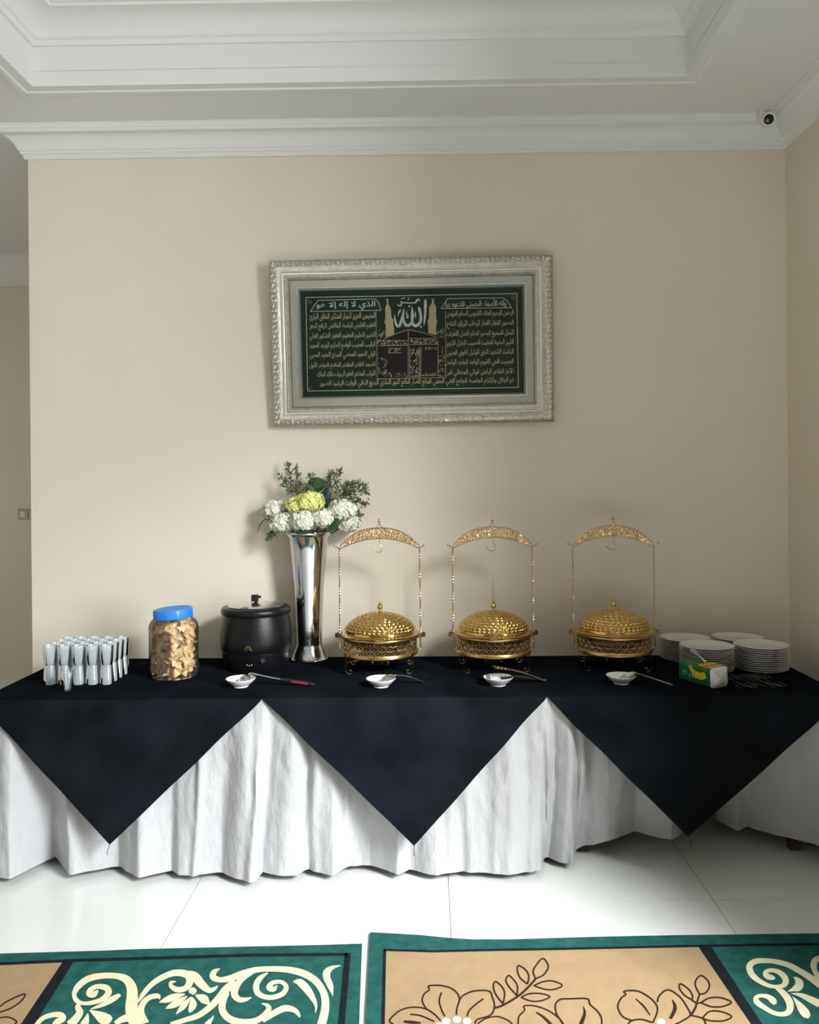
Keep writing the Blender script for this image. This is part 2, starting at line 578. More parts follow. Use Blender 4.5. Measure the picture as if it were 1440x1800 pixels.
def fold(x):
    """pleats that reach to the top: sharp little ridges at the creases seen in the cloth"""
    s = 0
    for c, w, a in [(25, 18, .02), (70, 22, -.015), (121, 10, .02), (190, 25, -.016), (240, 15, .02), (300, 20, -.014), (343, 7, .022), (385, 18, -.016),
                    (420, 14, .012), (452, 9, .026), (470, 10, -.018), (510, 16, .018), (543, 8, -.02), (560, 9, .02), (600, 16, -.012), (622, 9, .02), (660, 20, -.01),
                    (700, 14, .016), (745, 14, .014), (775, 12, -.014), (815, 10, .018), (850, 14, -.014), (890, 12, .014), (920, 10, -.012), (952, 7, .028),
                    (965, 7, -.022), (990, 10, .018), (1012, 7, .024), (1035, 12, -.02), (1090, 16, .014), (1130, 10, -.012), (1165, 14, .012),
                    (1290, 12, .016), (1310, 8, -.018), (1360, 16, .012), (1415, 10, -.014), (1440, 9, .014)]:
        s += a * math.exp(-((x - c) / w) ** 2)
    return s


def skirt(tab, n):
    x0, x1 = tab[0][0], tab[-1][0]

    def fn(u, v):
        x = x0 + (x1 - x0) * u
        b = skirt_bottom(x, tab)
        tp = PY(x, 1228, TF)
        top = Vector((tp.x, TF - 0.004, TZ + 0.001))
        t = v
        X = top.x + (b.x - top.x) * t
        Z = top.z + (b.z - top.z) * t
        dy = (b.y - top.y)
        Y = top.y + dy * (t if dy < 0 else t ** 1.35)
        k = min(1, t * 3.2) * (1 - .35 * t)
        Y -= fold(x + 10 * math.sin(3 * t + x * .01)) * k
        Y += 0.006 * k * noise.noise(Vector((x * .02, t * 5, 3.3))) + 0.004 * k * noise.noise(Vector((x * .06 + t * 3, t * 9 - x * .02, 9)))
        Y = max(Y, TF - 0.006 - 0.115 * t)
        return (X, Y, Z)
    return G().grid(fn, n, 46)


g = skirt(hem, 420)
g2 = skirt(hem2, 80)
g.add(g2.v, g2.f)
g.add([(TL - .004, TF - .004, TZ + .001), (TR + .004, TF - .004, TZ + .001), (TR + .004, TB + .002, TZ + .001), (TL - .004, TB + .002, TZ + .001)], [(0, 1, 2, 3)])
for sx, X in ((-1, TL - .004), (1, TR + .004)):
    g.grid(lambda u, v: (X + sx * (.005 + .05 * v * (0.5 + 0.5 * math.sin(u * 38)) * .8), TF - .004 + (TB - TF + .006) * u, TZ + .001 - (TZ - .04) * v), 60, 12)
tag(mk('white_tablecloth', g, M_satin, ang=60), 'white satin cloth falling in folds over the three buffet tables', 'tablecloth')

# three black square cloths laid cornerwise
tips = [(193, 1484), (728, 1486), (1211, 1472)]
notch = [PY(-62, 1232, TF - .01).x, PY(461, 1226, TF - .01).x, PY(961, 1221, TF - .01).x, PY(1492, 1218, TF - .01).x]
olab = ['black square overlay cloth whose corner hangs below the glasses and cracker jar',
        'black square overlay cloth whose corner hangs in the middle of the table front',
        'black square overlay cloth whose corner hangs below the plates at right']
ov_top = []
for i in range(3):
    zl = TZ + 0.0022 + (0.0014 if i == 1 else 0)
    tp = PY(tips[i][0], tips[i][1], TF - .105)
    xa, xb = notch[i], notch[i + 1]
    xa, xb = max(xa, TL - .006), min(xb, TR + .006)
    g = G()
    lean = 0.118

    def fn(u, v, xa=xa, xb=xb, tp=tp, zl=zl, i=i):
        t = v
        z = zl - (zl - tp.z) * t
        A = xa + (tp.x - xa) * t
        B = xb + (tp.x - xb) * t
        # cut ends at the table corners stay a little deep
        X = A + (B - A) * u
        frac = (zl - z) / (TZ - .03)
        Y = TF - .0125 - lean * frac - 0.004 * math.sin(X * 9 + i) * t - .003 * noise.noise(Vector((X * 6, z * 4, i)))
        wob = 0.0035 * math.sin(t * 17 + i * 2) * (1 - t)
        X += wob * (1 if u > .5 else -1) * abs(2 * u - 1)
        if t == 0:
            return (X, TF - .008, zl)
        return (X, Y, z - 0.002)
    g.grid(fn, 44, 44)
    mid = (TF + TB) / 2
    hx = (TB - TF) / 2
    xs = [max(TL - .006, xa - hx), min(TR + .006, xb + hx)]
    yf, yb = TF - .008, TB + .004
    top = [(xa, yf), (xb, yf)]
    if xb >= TR:
        top += [(TR + .006, yb)]
    else:
        top += [(xs[1], mid), (xb, yb)]
    if xa <= TL:
        top += [(TL - .006, yb)]
    else:
        top += [(xa, yb), (xs[0], mid)]
    g.add([(x, y, zl) for x, y in top], [tuple(range(len(top)))])
    if i == 0:
        g.add([(TL - .006, yf, zl), (TL - .075, mid, zl - .45), (TL - .006, yb, zl)], [(0, 1, 2)])
    if i == 2:
        g.add([(TR + .006, yf, zl), (TR + .075, mid, zl - .45), (TR + .006, yb, zl)], [(0, 2, 1)])
    o = mk('black_overlay_cloth', g, M_black, ang=50)
    tag(o, olab[i], 'tablecloth', 'black overlay cloths')
    mk('loose_thread', G().tube([(tp.x, TF - .0125 - lean * (zl - tp.z) / (TZ - .03), tp.z + .004), (tp.x + .001, TF - .13, tp.z - .015), (tp.x - .001, TF - .13, tp.z - .03)], .0013, 5), M_blackpl, o)
ZT0 = TZ + 0.0038       # what stands on the cloth stands here

# ================================================================ PICTURE
fc = PY(724.5, 600.5, WY - 0.055)
FW, FH = 1.386, 0.812
FM = Matrix.Translation(fc) @ Matrix.Rotation(R(-0.55), 4, 'Y') @ Matrix.Rotation(R(3.4), 4, 'X')
pic = thing('framed_picture', 'silver framed green calligraphy embroidery hanging on the cream wall', 'picture')
pic.matrix_world = FM
FMi = FM.inverted()


def rect_sweep(prof, hw, hh):
    """profile (inset from outer edge, forward) round a rectangle in the x-z plane, front towards -y"""
    g = G()
    k = len(prof)
    for sx, sz in ((-1, -1), (1, -1), (1, 1), (-1, 1)):
        for a, b in prof:
            g.v.append((sx * (hw - a), -b, sz * (hh - a)))
    for i in range(4):
        j = (i + 1) % 4
        for q in range(k - 1):
            g.f.append((i * k + q, j * k + q, j * k + q + 1, i * k + q + 1))
    return g


hw, hh = FW / 2, FH / 2
mk('outer_moulding', rect_sweep([(0, -.025), (0, .004), (.003, .010), (.012, .020), (.026, .025), (.040, .021), (.048, .012), (.053, .010)], hw, hh), M_silverfr, pic)
mk('inner_step', rect_sweep([(.053, .010), (.055, .014), (.058, .0145), (.060, .012), (.066, .004), (.069, .003)], hw, hh), M_silverbr, pic)
mk('beaded_strip', rect_sweep([(.069, .003), (.071, .008), (.078, .011), (.086, .009), (.089, .004), (.092, .004), (.094, -.001), (.098, -.006)], hw, hh), M_silverfr, pic)
mk('linen_liner', rect_sweep([(.098, -.006), (.130, -.009)], hw, hh), M_liner, pic)
mk('slip_fillet', rect_sweep([(.130, -.009), (.131, -.003), (.137, -.002), (.145, -.008), (.147, -.016)], hw, hh), M_silverbr, pic)
mk('backing_board', G().box((0, .026, 0), (FW - .02, .004, FH - .02)), M_liner, pic, smooth=False)
# carving: little S-curls and leaves laid along the outer moulding
g = G()
gb = G()
rnd = random.Random(3)


def curl(g, cx, cz, ang, sc, y0):
    pts = []
    for k in range(9):
        t = k / 8
        a = t * 4.6
        r = .010 * (1 - .75 * t)
        px_, pz_ = -.010 + .02 * t + r * math.cos(a) * .6, r * math.sin(a)
        pts.append((cx + sc * (px_ * math.cos(ang) - pz_ * math.sin(ang)), y0, cz + sc * (px_ * math.sin(ang) + pz_ * math.cos(ang))))
    g.tube(pts, [.0012, .0026, .0032, .0034, .0034, .0032, .0028, .0024, .0012], 5)


def along(inset):
    a, b = hw - inset, hh - inset
    return [((-a, -b), (a, -b)), ((a, -b), (a, b)), ((a, b), (-a, b)), ((-a, b), (-a, -b))]


for (x0, z0), (x1, z1) in along(.025):
    L = math.hypot(x1 - x0, z1 - z0)
    n = int(L / .024)
    an = math.atan2(z1 - z0, x1 - x0)
    for k in range(n + 1):
        t = k / n
        cx, cz = x0 + (x1 - x0) * t, z0 + (z1 - z0) * t
        off = .006 * (1 if k % 2 else -1)
        cx2, cz2 = cx - off * math.sin(an), cz + off * math.cos(an)
        curl(g, cx2, cz2, an + (PI if k % 2 else 0) + rnd.uniform(-.4, .4), rnd.uniform(.85, 1.2), -.0235)
        g.sph((cx - 2 * off * math.sin(an) * -.9, -.0225, cz + 2 * off * math.cos(an) * -.9), .0045, 6, 4, (1, .6, 1))
for (x0, z0), (x1, z1) in along(.078):
    L = math.hypot(x1 - x0, z1 - z0)
    n = int(L / .0105)
    for k in range(n):
        t = (k + .5) / n
        gb.sph((x0 + (x1 - x0) * t, -.0105, z0 + (z1 - z0) * t), .0042, 6, 4, (1, .7, 1))
o = mk('carved_ornament', g, M_silverbr, pic)
o['kind'] = 'stuff'
o = mk('bead_row', gb, M_silverbr, pic)
o['kind'] = 'stuff'
PYL = 0.0165    # picture plane, local y
mk('green_ground', G().grid(lambda u, v: ((u * 2 - 1) * (hw - .135), PYL, (v * 2 - 1) * (hh - .135)), 2, 2), M_green, pic, smooth=False)
mk('glass_pane', G().grid(lambda u, v: ((u * 2 - 1) * (hw - .093), .0005, (v * 2 - 1) * (hh - .093)), 1, 1), M_pane, pic, smooth=False)


def loc2(x, y):
    """photo pixel -> (u, w) on the picture plane"""
    p0 = FMi @ CAM_P
    d = FMi.to_3x3() @ ray(x, y)
    t = (PYL - p0.y) / d.y
    q = p0 + d * t
    return q.x, q.z


FO = {'ا': (0xFE8D, 2), 'أ': (0xFE83, 2), 'إ': (0xFE87, 2), 'آ': (0xFE81, 2), 'ء': (0xFE80, 1), 'ؤ': (0xFE85, 2), 'ئ': (0xFE89, 4), 'ب': (0xFE8F, 4), 'ة': (0xFE93, 2), 'ت': (0xFE95, 4), 'ث': (0xFE99, 4), 'ج': (0xFE9D, 4), 'ح': (0xFEA1, 4), 'خ': (0xFEA5, 4), 'د': (0xFEA9, 2), 'ذ': (0xFEAB, 2), 'ر': (0xFEAD, 2), 'ز': (0xFEAF, 2), 'س': (0xFEB1, 4), 'ش': (0xFEB5, 4), 'ص': (0xFEB9, 4), 'ض': (0xFEBD, 4), 'ط': (0xFEC1, 4), 'ظ': (0xFEC5, 4), 'ع': (0xFEC9, 4), 'غ': (0xFECD, 4), 'ف': (0xFED1, 4), 'ق': (0xFED5, 4), 'ك': (0xFED9, 4), 'ل': (0xFEDD, 4), 'م': (0xFEE1, 4), 'ن': (0xFEE5, 4), 'ه': (0xFEE9, 4), 'و': (0xFEED, 2), 'ى': (0xFEEF, 2), 'ي': (0xFEF1, 4)}
LA = {'ا': 0xFEFB, 'أ': 0xFEF7, 'إ': 0xFEF9, 'آ': 0xFEF5}


def shape_ar(t):
    out, prev, i = [], False, 0
    while i < len(t):
        c = t[i]
        if c == 'ل' and i + 1 < len(t) and t[i + 1] in LA:
            out.append(chr(LA[t[i + 1]] + (1 if prev else 0)))
            prev = False
            i += 2
            continue
        if c not in FO:
            out.append(c)
            prev = False
            i += 1
            continue
        b, n = FO[c]
        nxt = i + 1 < len(t) and t[i + 1] in FO and FO[t[i + 1]][1] > 1
        if n == 1:
            out.append(chr(b))
            prev = False
        elif n == 2:
            out.append(chr(b + (1 if prev else 0)))
            prev = False
        else:
            out.append(chr(b + (3 if prev and nxt else 2 if nxt else 1 if prev else 0)))
            prev = nxt
        i += 1
    return ''.join(reversed(out))


def text_rows(name, body, x0, x1, y0, y1, m, bold=0.0):
    """Arabic line fitted into the pixel box on the picture plane (y0 top, y1 bottom; both at the box middle)"""
    cu = bpy.data.curves.new('lettering', 'FONT')
    cu.body = shape_ar(body)
    cu.resolution_u = 2
    cu.offset = bold
    ob = bpy.data.objects.new('lettering', cu)
    col.objects.link(ob)
    dg = bpy.context.evaluated_depsgraph_get()
    me = bpy.data.meshes.new_from_object(ob.evaluated_get(dg))
    bpy.data.objects.remove(ob)
    bpy.data.curves.remove(cu)
    xs = [v.co.x for v in me.vertices]
    ys = [v.co.y for v in me.vertices]
    ax, bx, ay, by = min(xs), max(xs), min(ys), max(ys)
    um = (y0 + y1) / 2
    ua, _ = loc2(x0, um)
    ub, _ = loc2(x1, um)
    _, wa = loc2((x0 + x1) / 2, y1)
    _, wb = loc2((x0 + x1) / 2, y0)
    for v in me.vertices:
        x, y = v.co.x, v.co.y
        v.co = (ua + (ub - ua) * (x - ax) / (bx - ax), PYL - 0.0012, wa + (wb - wa) * (y - ay) / (by - ay))
    me.materials.append(m)
    o = bpy.data.objects.new(name, me)
    col.objects.link(o)
    o.parent = pic
    return o


def lines2(name, segs, w, m, lift=.001, closed=False):
    """polylines given in pixels, w pixels wide, flat on the picture plane"""
    g = G()
    for s in segs:
        pts = [(p[0], p[1], p[2] if len(p) > 2 else w) for p in s]
        if len(pts) == 2 or closed == 'sharp':
            for a, b in zip(pts, pts[1:]):
                L, Rr = stroke2d([a, b])
                q = L + Rr[::-1]
                g.poly([(loc2(*p)[0], PYL - lift, loc2(*p)[1]) for p in q])
        else:
            L, Rr = stroke2d(pts, 5)
            n = len(L)
            vs = [(loc2(*p)[0], PYL - lift, loc2(*p)[1]) for p in L + Rr]
            g.add(vs, [(i, i + 1, n + i + 1, n + i) for i in range(n - 1)])
    return mk(name, g, m, pic, smooth=False)


def patch2(name, pts, m, lift=.0006):
    return mk(name, G().poly([(loc2(*p)[0], PYL - lift, loc2(*p)[1]) for p in pts]), m, pic, smooth=False)


namesR = ['الرحمن الرحيم الملك القدوس السلام المؤمن', 'المصور الغفار القهار الوهاب الرزاق الفتاح', 'المذل السميع البصير الحكم العدل اللطيف',
          'الكبير الحفيظ المقيت الحسيب الجليل الكريم', 'الباعث الشهيد الحق الوكيل القوي المتين', 'المميت الحي القيوم الواجد الماجد الواحد',
          'الآخر الظاهر الباطن الوالي المتعالي البر']
namesL = ['المهيمن العزيز الجبار المتكبر الخالق البارئ', 'العليم القابض الباسط الخافض الرافع المعز', 'الخبير الحليم العظيم الغفور الشكور العلي',
          'الرقيب المجيب الواسع الحكيم الودود المجيد', 'الولي الحميد المحصي المبدئ المعيد المحيي', 'الصمد القادر المقتدر المقدم المؤخر الأول',
          'التواب المنتقم العفو الرءوف مالك الملك']
yR = [552, 569.5, 587, 603.5, 620.5, 637.5, 655]
yL = [556.5, 573.5, 591, 607.5, 624.5, 641.5, 658.5]
for k in range(7):
    text_rows('calligraphy_line', namesR[k], 785.5, 903, yR[k] - 6.8, yR[k] + 7.2, M_thread, .012)
    text_rows('calligraphy_line', namesL[k], (544 if k < 6 else 558), 660, yL[k] - 6.8, yL[k] + 7.2, M_thread, .012)
text_rows('calligraphy_line', 'ذو الجلال والإكرام المقسط الجامع الغني المغني المانع الضار النافع النور الهادي البديع الباقي الوارث الرشيد الصبور', 562, 903, 665.5, 679.5, M_thread, .012)
text_rows('calligraphy_heading', 'ولله الأسماء الحسنى فادعوه بها', 783, 890, 526.5, 541.5, M_thread2, .015)
text_rows('calligraphy_heading', 'الذي لا إله إلا هو', 556, 660, 529.5, 545, M_thread2, .015)
lines2('cartouche_line', [[(776, 542.5), (783, 531), (787, 525), (884, 523.5), (892, 529), (899, 541), (776, 542.5)]], 1.1, M_thread2, closed='sharp')
lines2('cartouche_line', [[(546, 547.5), (553, 536), (560, 528), (660, 525.5), (666, 533), (670, 545.5), (546, 547.5)]], 1.1, M_thread2, closed='sharp')
lines2('border_line', [[(538, 523), (908.5, 516), (911.5, 681), (541, 687.5), (538, 523)]], 1.2, M_thread2, closed='sharp')
S = 1376 / 130.0


def q(x, y, w=None):
    return (660 + x / S, 510 + y / S) if w is None else (660 + x / S, 510 + y / S, w / S)


# large word in the middle, traced stroke by stroke
lines2('large_word', [[q(930, 165, 10), q(930, 230, 50), q(928, 420, 42), q(915, 560, 36), q(905, 655, 8)],
                      [q(800, 310, 12), q(820, 360, 50), q(845, 480, 46), q(835, 590, 52), q(770, 660, 55), q(715, 650, 50), q(685, 590, 52), q(690, 450, 52), q(678, 310, 14)],
                      [q(690, 560, 40), q(650, 640, 50), q(580, 655, 52), q(535, 600, 50), q(512, 500, 40), q(525, 400, 30), q(535, 345, 8)],
                      [q(520, 400, 30), q(490, 540, 44), q(455, 650, 50), q(410, 670, 45), q(375, 600, 40), q(355, 455, 10)],
                      [q(465, 365, 30), q(440, 420, 30), q(412, 490, 6)], [q(595, 390, 8), q(575, 440, 20), q(600, 470, 26), q(600, 515, 24), q(570, 500, 10)],
                      [q(745, 400, 8), q(745, 460, 26), q(748, 530, 6)], [q(850, 660, 8), q(850, 685, 40), q(850, 705, 8)], [q(628, 285, 8), q(630, 300, 40), q(630, 318, 8)]], 3, M_thread2)
lines2('small_word', [[q(835, 205, 8), q(800, 175, 34), q(765, 200, 34), q(740, 235, 26), q(640, 240, 20), q(560, 235, 20), q(500, 240, 22), q(470, 290, 24), q(420, 280, 20), q(415, 255, 6)],
                      [q(480, 165, 14), q(555, 140, 14)], [q(600, 190, 10), q(625, 150, 18)], [q(470, 205, 18), q(490, 235, 22)]], 2, M_thread2)
# house with its hanging cover, towers and frame line
patch2('minaret', [q(192, 880), q(192, 640), q(165, 600), q(185, 550), q(185, 330), q(215, 250), q(210, 195), q(195, 160), q(215, 175), q(222, 165), q(232, 178), q(255, 160), q(238, 195), q(240, 260), q(285, 340), q(300, 510), q(335, 540), q(332, 640), q(348, 720), q(348, 820)], M_minaret, .0009)
patch2('minaret', [q(985, 800), q(985, 680), q(970, 580), q(1000, 510), q(1000, 400), q(1000, 310), q(1045, 250), q(1055, 190), q(1038, 150), q(1060, 165), q(1068, 155), q(1080, 165), q(1098, 145), q(1088, 190), q(1098, 255), q(1135, 310), q(1130, 400), q(1130, 510), q(1150, 580), q(1130, 680), q(1132, 840)], M_minaret, .0009)
patch2('house_drape', [q(35, 1650), q(30, 930), q(160, 905), q(610, 735), q(1150, 885), q(1305, 900), q(1305, 1625)], M_kaaba, .0007)
lines2('house_line', [[q(160, 905), q(420, 800), q(600, 735)], [q(615, 735), q(900, 795), q(1150, 885)], [q(612, 740), q(612, 1645)],
                      [q(30, 925), q(35, 1655)], [q(35, 1655), q(1305, 1625)], [q(1305, 380), q(1308, 1625)], [q(60, 930), q(605, 940)], [q(60, 1035), q(605, 1025)],
                      [q(625, 895), q(1150, 905)], [q(625, 1010), q(1160, 1005)], [q(640, 1070), q(640, 1610)], [q(825, 1060), q(825, 1610)], [q(850, 1060), q(850, 1590)],
                      [q(1165, 930), q(1165, 1600)], [q(640, 1610), q(850, 1610)], [q(650, 1175), q(820, 1175)], [q(240, 1085), q(480, 1085)], [q(240, 1165), q(480, 1165)], [q(10, 400), q(20, 925)],
                      [q(1245, 1040), q(1245, 1190)], [q(1180, 1225), q(1300, 1225)], [q(850, 1590), q(1150, 1580)]], .8, M_thread, .0010, closed='sharp')
g = G()
rp = random.Random(5)
for (ax, ay, bx, by, n) in [(650, 1190, 815, 1600, 75), (70, 940, 600, 1020, 60), (640, 915, 1150, 995, 60), (245, 1095, 475, 1160, 16), (910, 1060, 1130, 1110, 22), (60, 1260, 220, 1620, 40),
                            (150, 1520, 600, 1620, 34), (870, 1540, 1140, 1600, 16), (1180, 1200, 1300, 1600, 34), (655, 1080, 820, 1165, 20), (40, 730, 160, 880, 22), (1150, 730, 1290, 880, 22), (20, 930, 60, 1000, 6)]:
    for _ in range(n):
        x, y = rp.uniform(ax, bx), rp.uniform(ay, by)
        a, l, w = rp.uniform(0, PI), rp.uniform(10, 32), rp.uniform(6, 11)
        dx, dy = math.cos(a) * l / 2, math.sin(a) * l / 2
        L, Rr = stroke2d([q(x - dx, y - dy, w), q(x + dx * .2, y + dy * 1.2, w * 1.2), q(x + dx, y + dy, w * .5)], 2)
        g.poly([(loc2(*p)[0], PYL - .0012, loc2(*p)[1]) for p in L + Rr[::-1]])
for (cx, cy) in [(545, 530), (902, 523), (546, 682)]:
    for k in range(10):
        a = rp.uniform(0, 2 * PI)
        x, y = cx + rp.uniform(-4, 4), cy + rp.uniform(-4, 4)
        g.poly([(loc2(x + dx, y + dy)[0], PYL - .0012, loc2(x + dx, y + dy)[1]) for dx, dy in ((0, 0), (2.4 * math.cos(a), 2.4 * math.sin(a)), (1.0 * math.cos(a + .8), 1.0 * math.sin(a + .8)))])
o = mk('gold_stitching', g, M_thread, pic, smooth=False)
o['kind'] = 'stuff'

# ================================================================ CHAFING DISHES
DENT = [(i, j) for i in range(3) for j in range(3)]


def dome_fn(r, z, a):
    t = min(1, r / .160)
    if r < .02 or t > .985:
        return r, z
    th = math.asin(t) / (PI / 2)
    ring = th * 10
    k = math.floor(ring)
    cnt = (8, 8, 14, 20, 26, 32, 36, 40, 42, 42)[min(9, k)]
    ph = a / (2 * PI) * cnt + (k % 2) * .5
    d = abs(math.sin(ph * PI)) * abs(math.sin((ring - k) * PI))
    b = (d ** .8) * .0065
    return r + b * t, z + b * (1 - .5 * t)


def build_chafer():
    t = thing('chafing_dish', 'x', 'chafing dish', group='gold chafing dishes')
    lid = mk('lid', G().lathe([(.160 * math.sin(PI / 2 * k / 70), .172 + .086 * math.cos(PI / 2 * k / 70) ** 1.1) for k in range(1, 71)] +
                              [(.164, .170), (.176, .168), (.180, .165), (.179, .162), (.170, .161)], 252, fn=dome_fn), M_gold, t, ang=60)
    mk('lid_knob', G().lathe([(.0, .258), (.012, .258), (.013, .262), (.006, .266), (.005, .272), (.011, .279), (.013, .287), (.010, .295), (.005, .299), (.006, .303), (.003, .307), (0, .308)], 14), M_gold, lid)
    b = mk('top_rim', G().lathe([(.168, .148), (.176, .149), (.178, .154), (.1765, .160), (.168, .161), (.160, .158)], 72), M_golddk, t)
    b = mk('bottom_rim', G().lathe([(0, .079), (.150, .079), (.166, .076), (.171, .074), (.174, .077), (.174, .090), (.172, .0925), (.166, .0925), (.163, .084), (0, .083)], 72), M_golddk, t)
    # pierced band: hexagon lattice of thin bars
    g = G()
    NA, rows, rr = 30, 3, .167

    def pt(u, v):
        a = 2 * PI * u / NA
        return (rr * math.cos(a), rr * math.sin(a), .0925 + v * (.150 - .0925))

    def bar(p, q_, n=1):
        g.tube([pt(p[0] + (q_[0] - p[0]) * k / n, p[1] + (q_[1] - p[1]) * k / n) for k in range(n + 1)], .0015, 4, cap=False)
    hv = 1 / rows
    for i in range(NA):
        for r_ in range(rows):
            o_ = .5 * (r_ % 2)
            c = (i + .5 + o_, (r_ + .5) * hv)
            hx = [(c[0] + dx, c[1] + dy * hv) for dx, dy in ((0, .55), (.42, .25), (.42, -.25), (0, -.55), (-.42, -.25), (-.42, .25))]
            for k in range(6):
                bar(hx[k], hx[(k + 1) % 6])
            bar((c[0] + .42, c[1]), (c[0] + .58, c[1]))
            bar((c[0], c[1] + .2 * hv), (c[0], c[1] - .2 * hv))
            bar((c[0] - .16, c[1]), (c[0] + .16, c[1]))
    o = mk('pierced_band', g, M_wire, t)
    o['kind'] = 'stuff'
    mk('inner_pan', G().lathe([(.168, .1605), (.156, .158), (.146, .150), (.138, .125), (.126, .108), (.11, .102), (0, .100)], 48), M_pan, t)
    for s in (-1, 1):
        # side loop handle
        pts = [(s * (.172 + .036 * math.sin(PI * k / 12)), -.035 + .07 * k / 12, .158) for k in range(13)]
        h = G()
        for a_, b_ in zip(pts, pts[1:]):
            pass
        n = len(pts)
        inn = [Vector(p) for p in pts]
        vs, fs = [], []
        for p in inn:
            vs += [(p.x, p.y, .149), (p.x, p.y, .167), (p.x - s * .003, p.y * .96, .167), (p.x - s * .003, p.y * .96, .149)]
        for k in range(n - 1):
            for w_ in range(4):
                fs.append((k * 4 + w_, k * 4 + (w_ + 1) % 4, (k + 1) * 4 + (w_ + 1) % 4, (k + 1) * 4 + w_))
        h.add(vs, fs)
        mk('side_handle', h, M_golddk, t)
        mk('post_socket', G().tube([(s * .186, 0, .088), (s * .186, 0, .160)], .0045, 8).tube([(s * .168, 0, .094), (s * .178, 0, .088), (s * .186, 0, .088)], .003, 6), M_wire, t)
        # twisted square post
        pts = [(s * (.186 - .0015 * k / 90), 0, .16 + (.56 - .16) * k / 90) for k in range(91)]
        mk('post', G().tube(pts, .0036, 4, twist=.55), M_wire, t, ang=20)
        mk('post_finial', G().tube([(s * .180, 0, .556), (s * .195, 0, .560), (s * .203, 0, .566)], .0022, 6).sph((s * .206, 0, .568), .0055, 8, 6), M_wire, t)
    # arch: two rails with filigree between them
    def arc(u, v):
        x = -.182 + .364 * u
        k = 1 - (x / .182) ** 2
        lo = .553 + .047 * k
        hi = .565 + .083 * (max(0, 1 - (abs(x) / .182) ** 2.6))
        return Vector((x, 0, lo + (hi - lo) * v))
    mk('arch_rail', G().tube([arc(k / 40, 0) for k in range(41)], .0024, 6), M_wire, t)
    mk('arch_rail', G().tube([arc(k / 40, 1) for k in range(41)], .0024, 6), M_wire, t)
    f = G()
    rg = random.Random(11)
    for k in range(24):
        u = .075 + .85 * k / 23
        for v in (.27, .73):
            c = arc(u, v)
            r_ = .0085 + .002 * rg.random()
            a0 = rg.uniform(0, 6.28)
            f.tube([(c.x + r_ * (1 - .07 * j) * math.cos(a0 + j * .7), rg.uniform(-.0015, .0015), c.z + r_ * (1 - .07 * j) * math.sin(a0 + j * .7)) for j in range(12)], .0021, 5)
            f.sph((c.x, -.0015, c.z), .0036, 6, 4)
        f.tube([arc(u + .018, 0), arc(u + .026, .5) + Vector((0, .001, 0)), arc(u + .014, 1)], .0017, 4)
    o = mk('filigree_panel', f, M_arch, t)
    o['kind'] = 'stuff'
    mk('arch_finial', G().tube([(-.022, 0, .647), (-.008, 0, .654), (-.003, 0, .668)], .0018, 6).tube([(.022, 0, .647), (.008, 0, .654), (.003, 0, .668)], .0018, 6)
       .tube([(0, 0, .662), (0, 0, .676)], .003, 6).sph((0, 0, .682), .007, 10, 8, (1, 1, 1.2)), M_wire, t)
    hk = [(0.002, 0, .600), (.002, 0, .585), (.003, 0, .572), (.010, 0, .563), (.013, 0, .552), (.008, 0, .541), (-.004, 0, .537), (-.016, 0, .542), (-.026, 0, .550)]
    mk('lid_hook', G().tube(catmull(hk, 4), .0018, 6).sph((-.028, 0, .5515), .0035, 8, 6), M_wire, t)
    for sx in (-1, 1):
        for sy in (-1, 1):
            x, y = sx * .148, sy * .135
            g = G()
            g.box((x, y * .72, .045), (.008, .003, .09))
            lg = [(x, y * .72, .012 + .08 * k / 4) for k in range(4, -1, -1)]
            c = (x - sx * .017, .014)
            for k in range(15):
                a = PI + k * .36
                r_ = .015 - .0007 * k
                lg.append((c[0] + sx * (-r_ * math.cos(a)), y * .72, c[1] + r_ * math.sin(a) * .9))
            vs, fs = [], []
            m_ = len(lg)
            for p in lg:
                vs += [(p[0], p[1] - .008, p[2]), (p[0], p[1] + .008, p[2])]
            g = G().add(vs, [(2 * k, 2 * k + 1, 2 * k + 3, 2 * k + 2) for k in range(m_ - 1)])
            vs2 = [(v[0] + .0015 * sx, v[1], v[2] + .0012) for v in vs]
            g.add(vs2, [(2 * k, 2 * k + 2, 2 * k + 3, 2 * k + 1) for k in range(m_ - 1)])
            zmin = min(v[2] for v in g.v)
            g.v = [(v[0], v[1] * 1.0, v[2] - (zmin if v[2] < .05 else 0)) for v in g.v]
            mk('leg', g, M_golddk, t)
    mk('cross_bar', G().tube([(-.148, -.097, .052), (-.05, -.03, .058), (.05, -.03, .058), (.148, -.097, .052)], .0025, 6)
       .tube([(-.148, .097, .052), (-.05, .03, .058), (.05, .03, .058), (.148, .097, .052)], .0025, 6), M_wire, t)
    bh = mk('burner_holder', G().tube([(-.036, -.03, .060), (-.036, -.03, .028), (.036, -.03, .026), (.036, -.03, .060)], .0022, 6)
            .tube([(-.036, .03, .060), (-.036, .03, .028), (.036, .03, .026), (.036, .03, .060)], .0022, 6)
            .tube([(-.036, -.03, .028), (-.036, .03, .028)], .0022, 6).tube([(.036, -.03, .026), (.036, .03, .026)], .0022, 6), M_wire, t)
    mk('burner_cup', G().lathe([(0, .030), (.026, .030), (.029, .034), (.029, .052), (.026, .053), (.025, .036), (0, .034)], 24), M_golddk, bh)
    return t


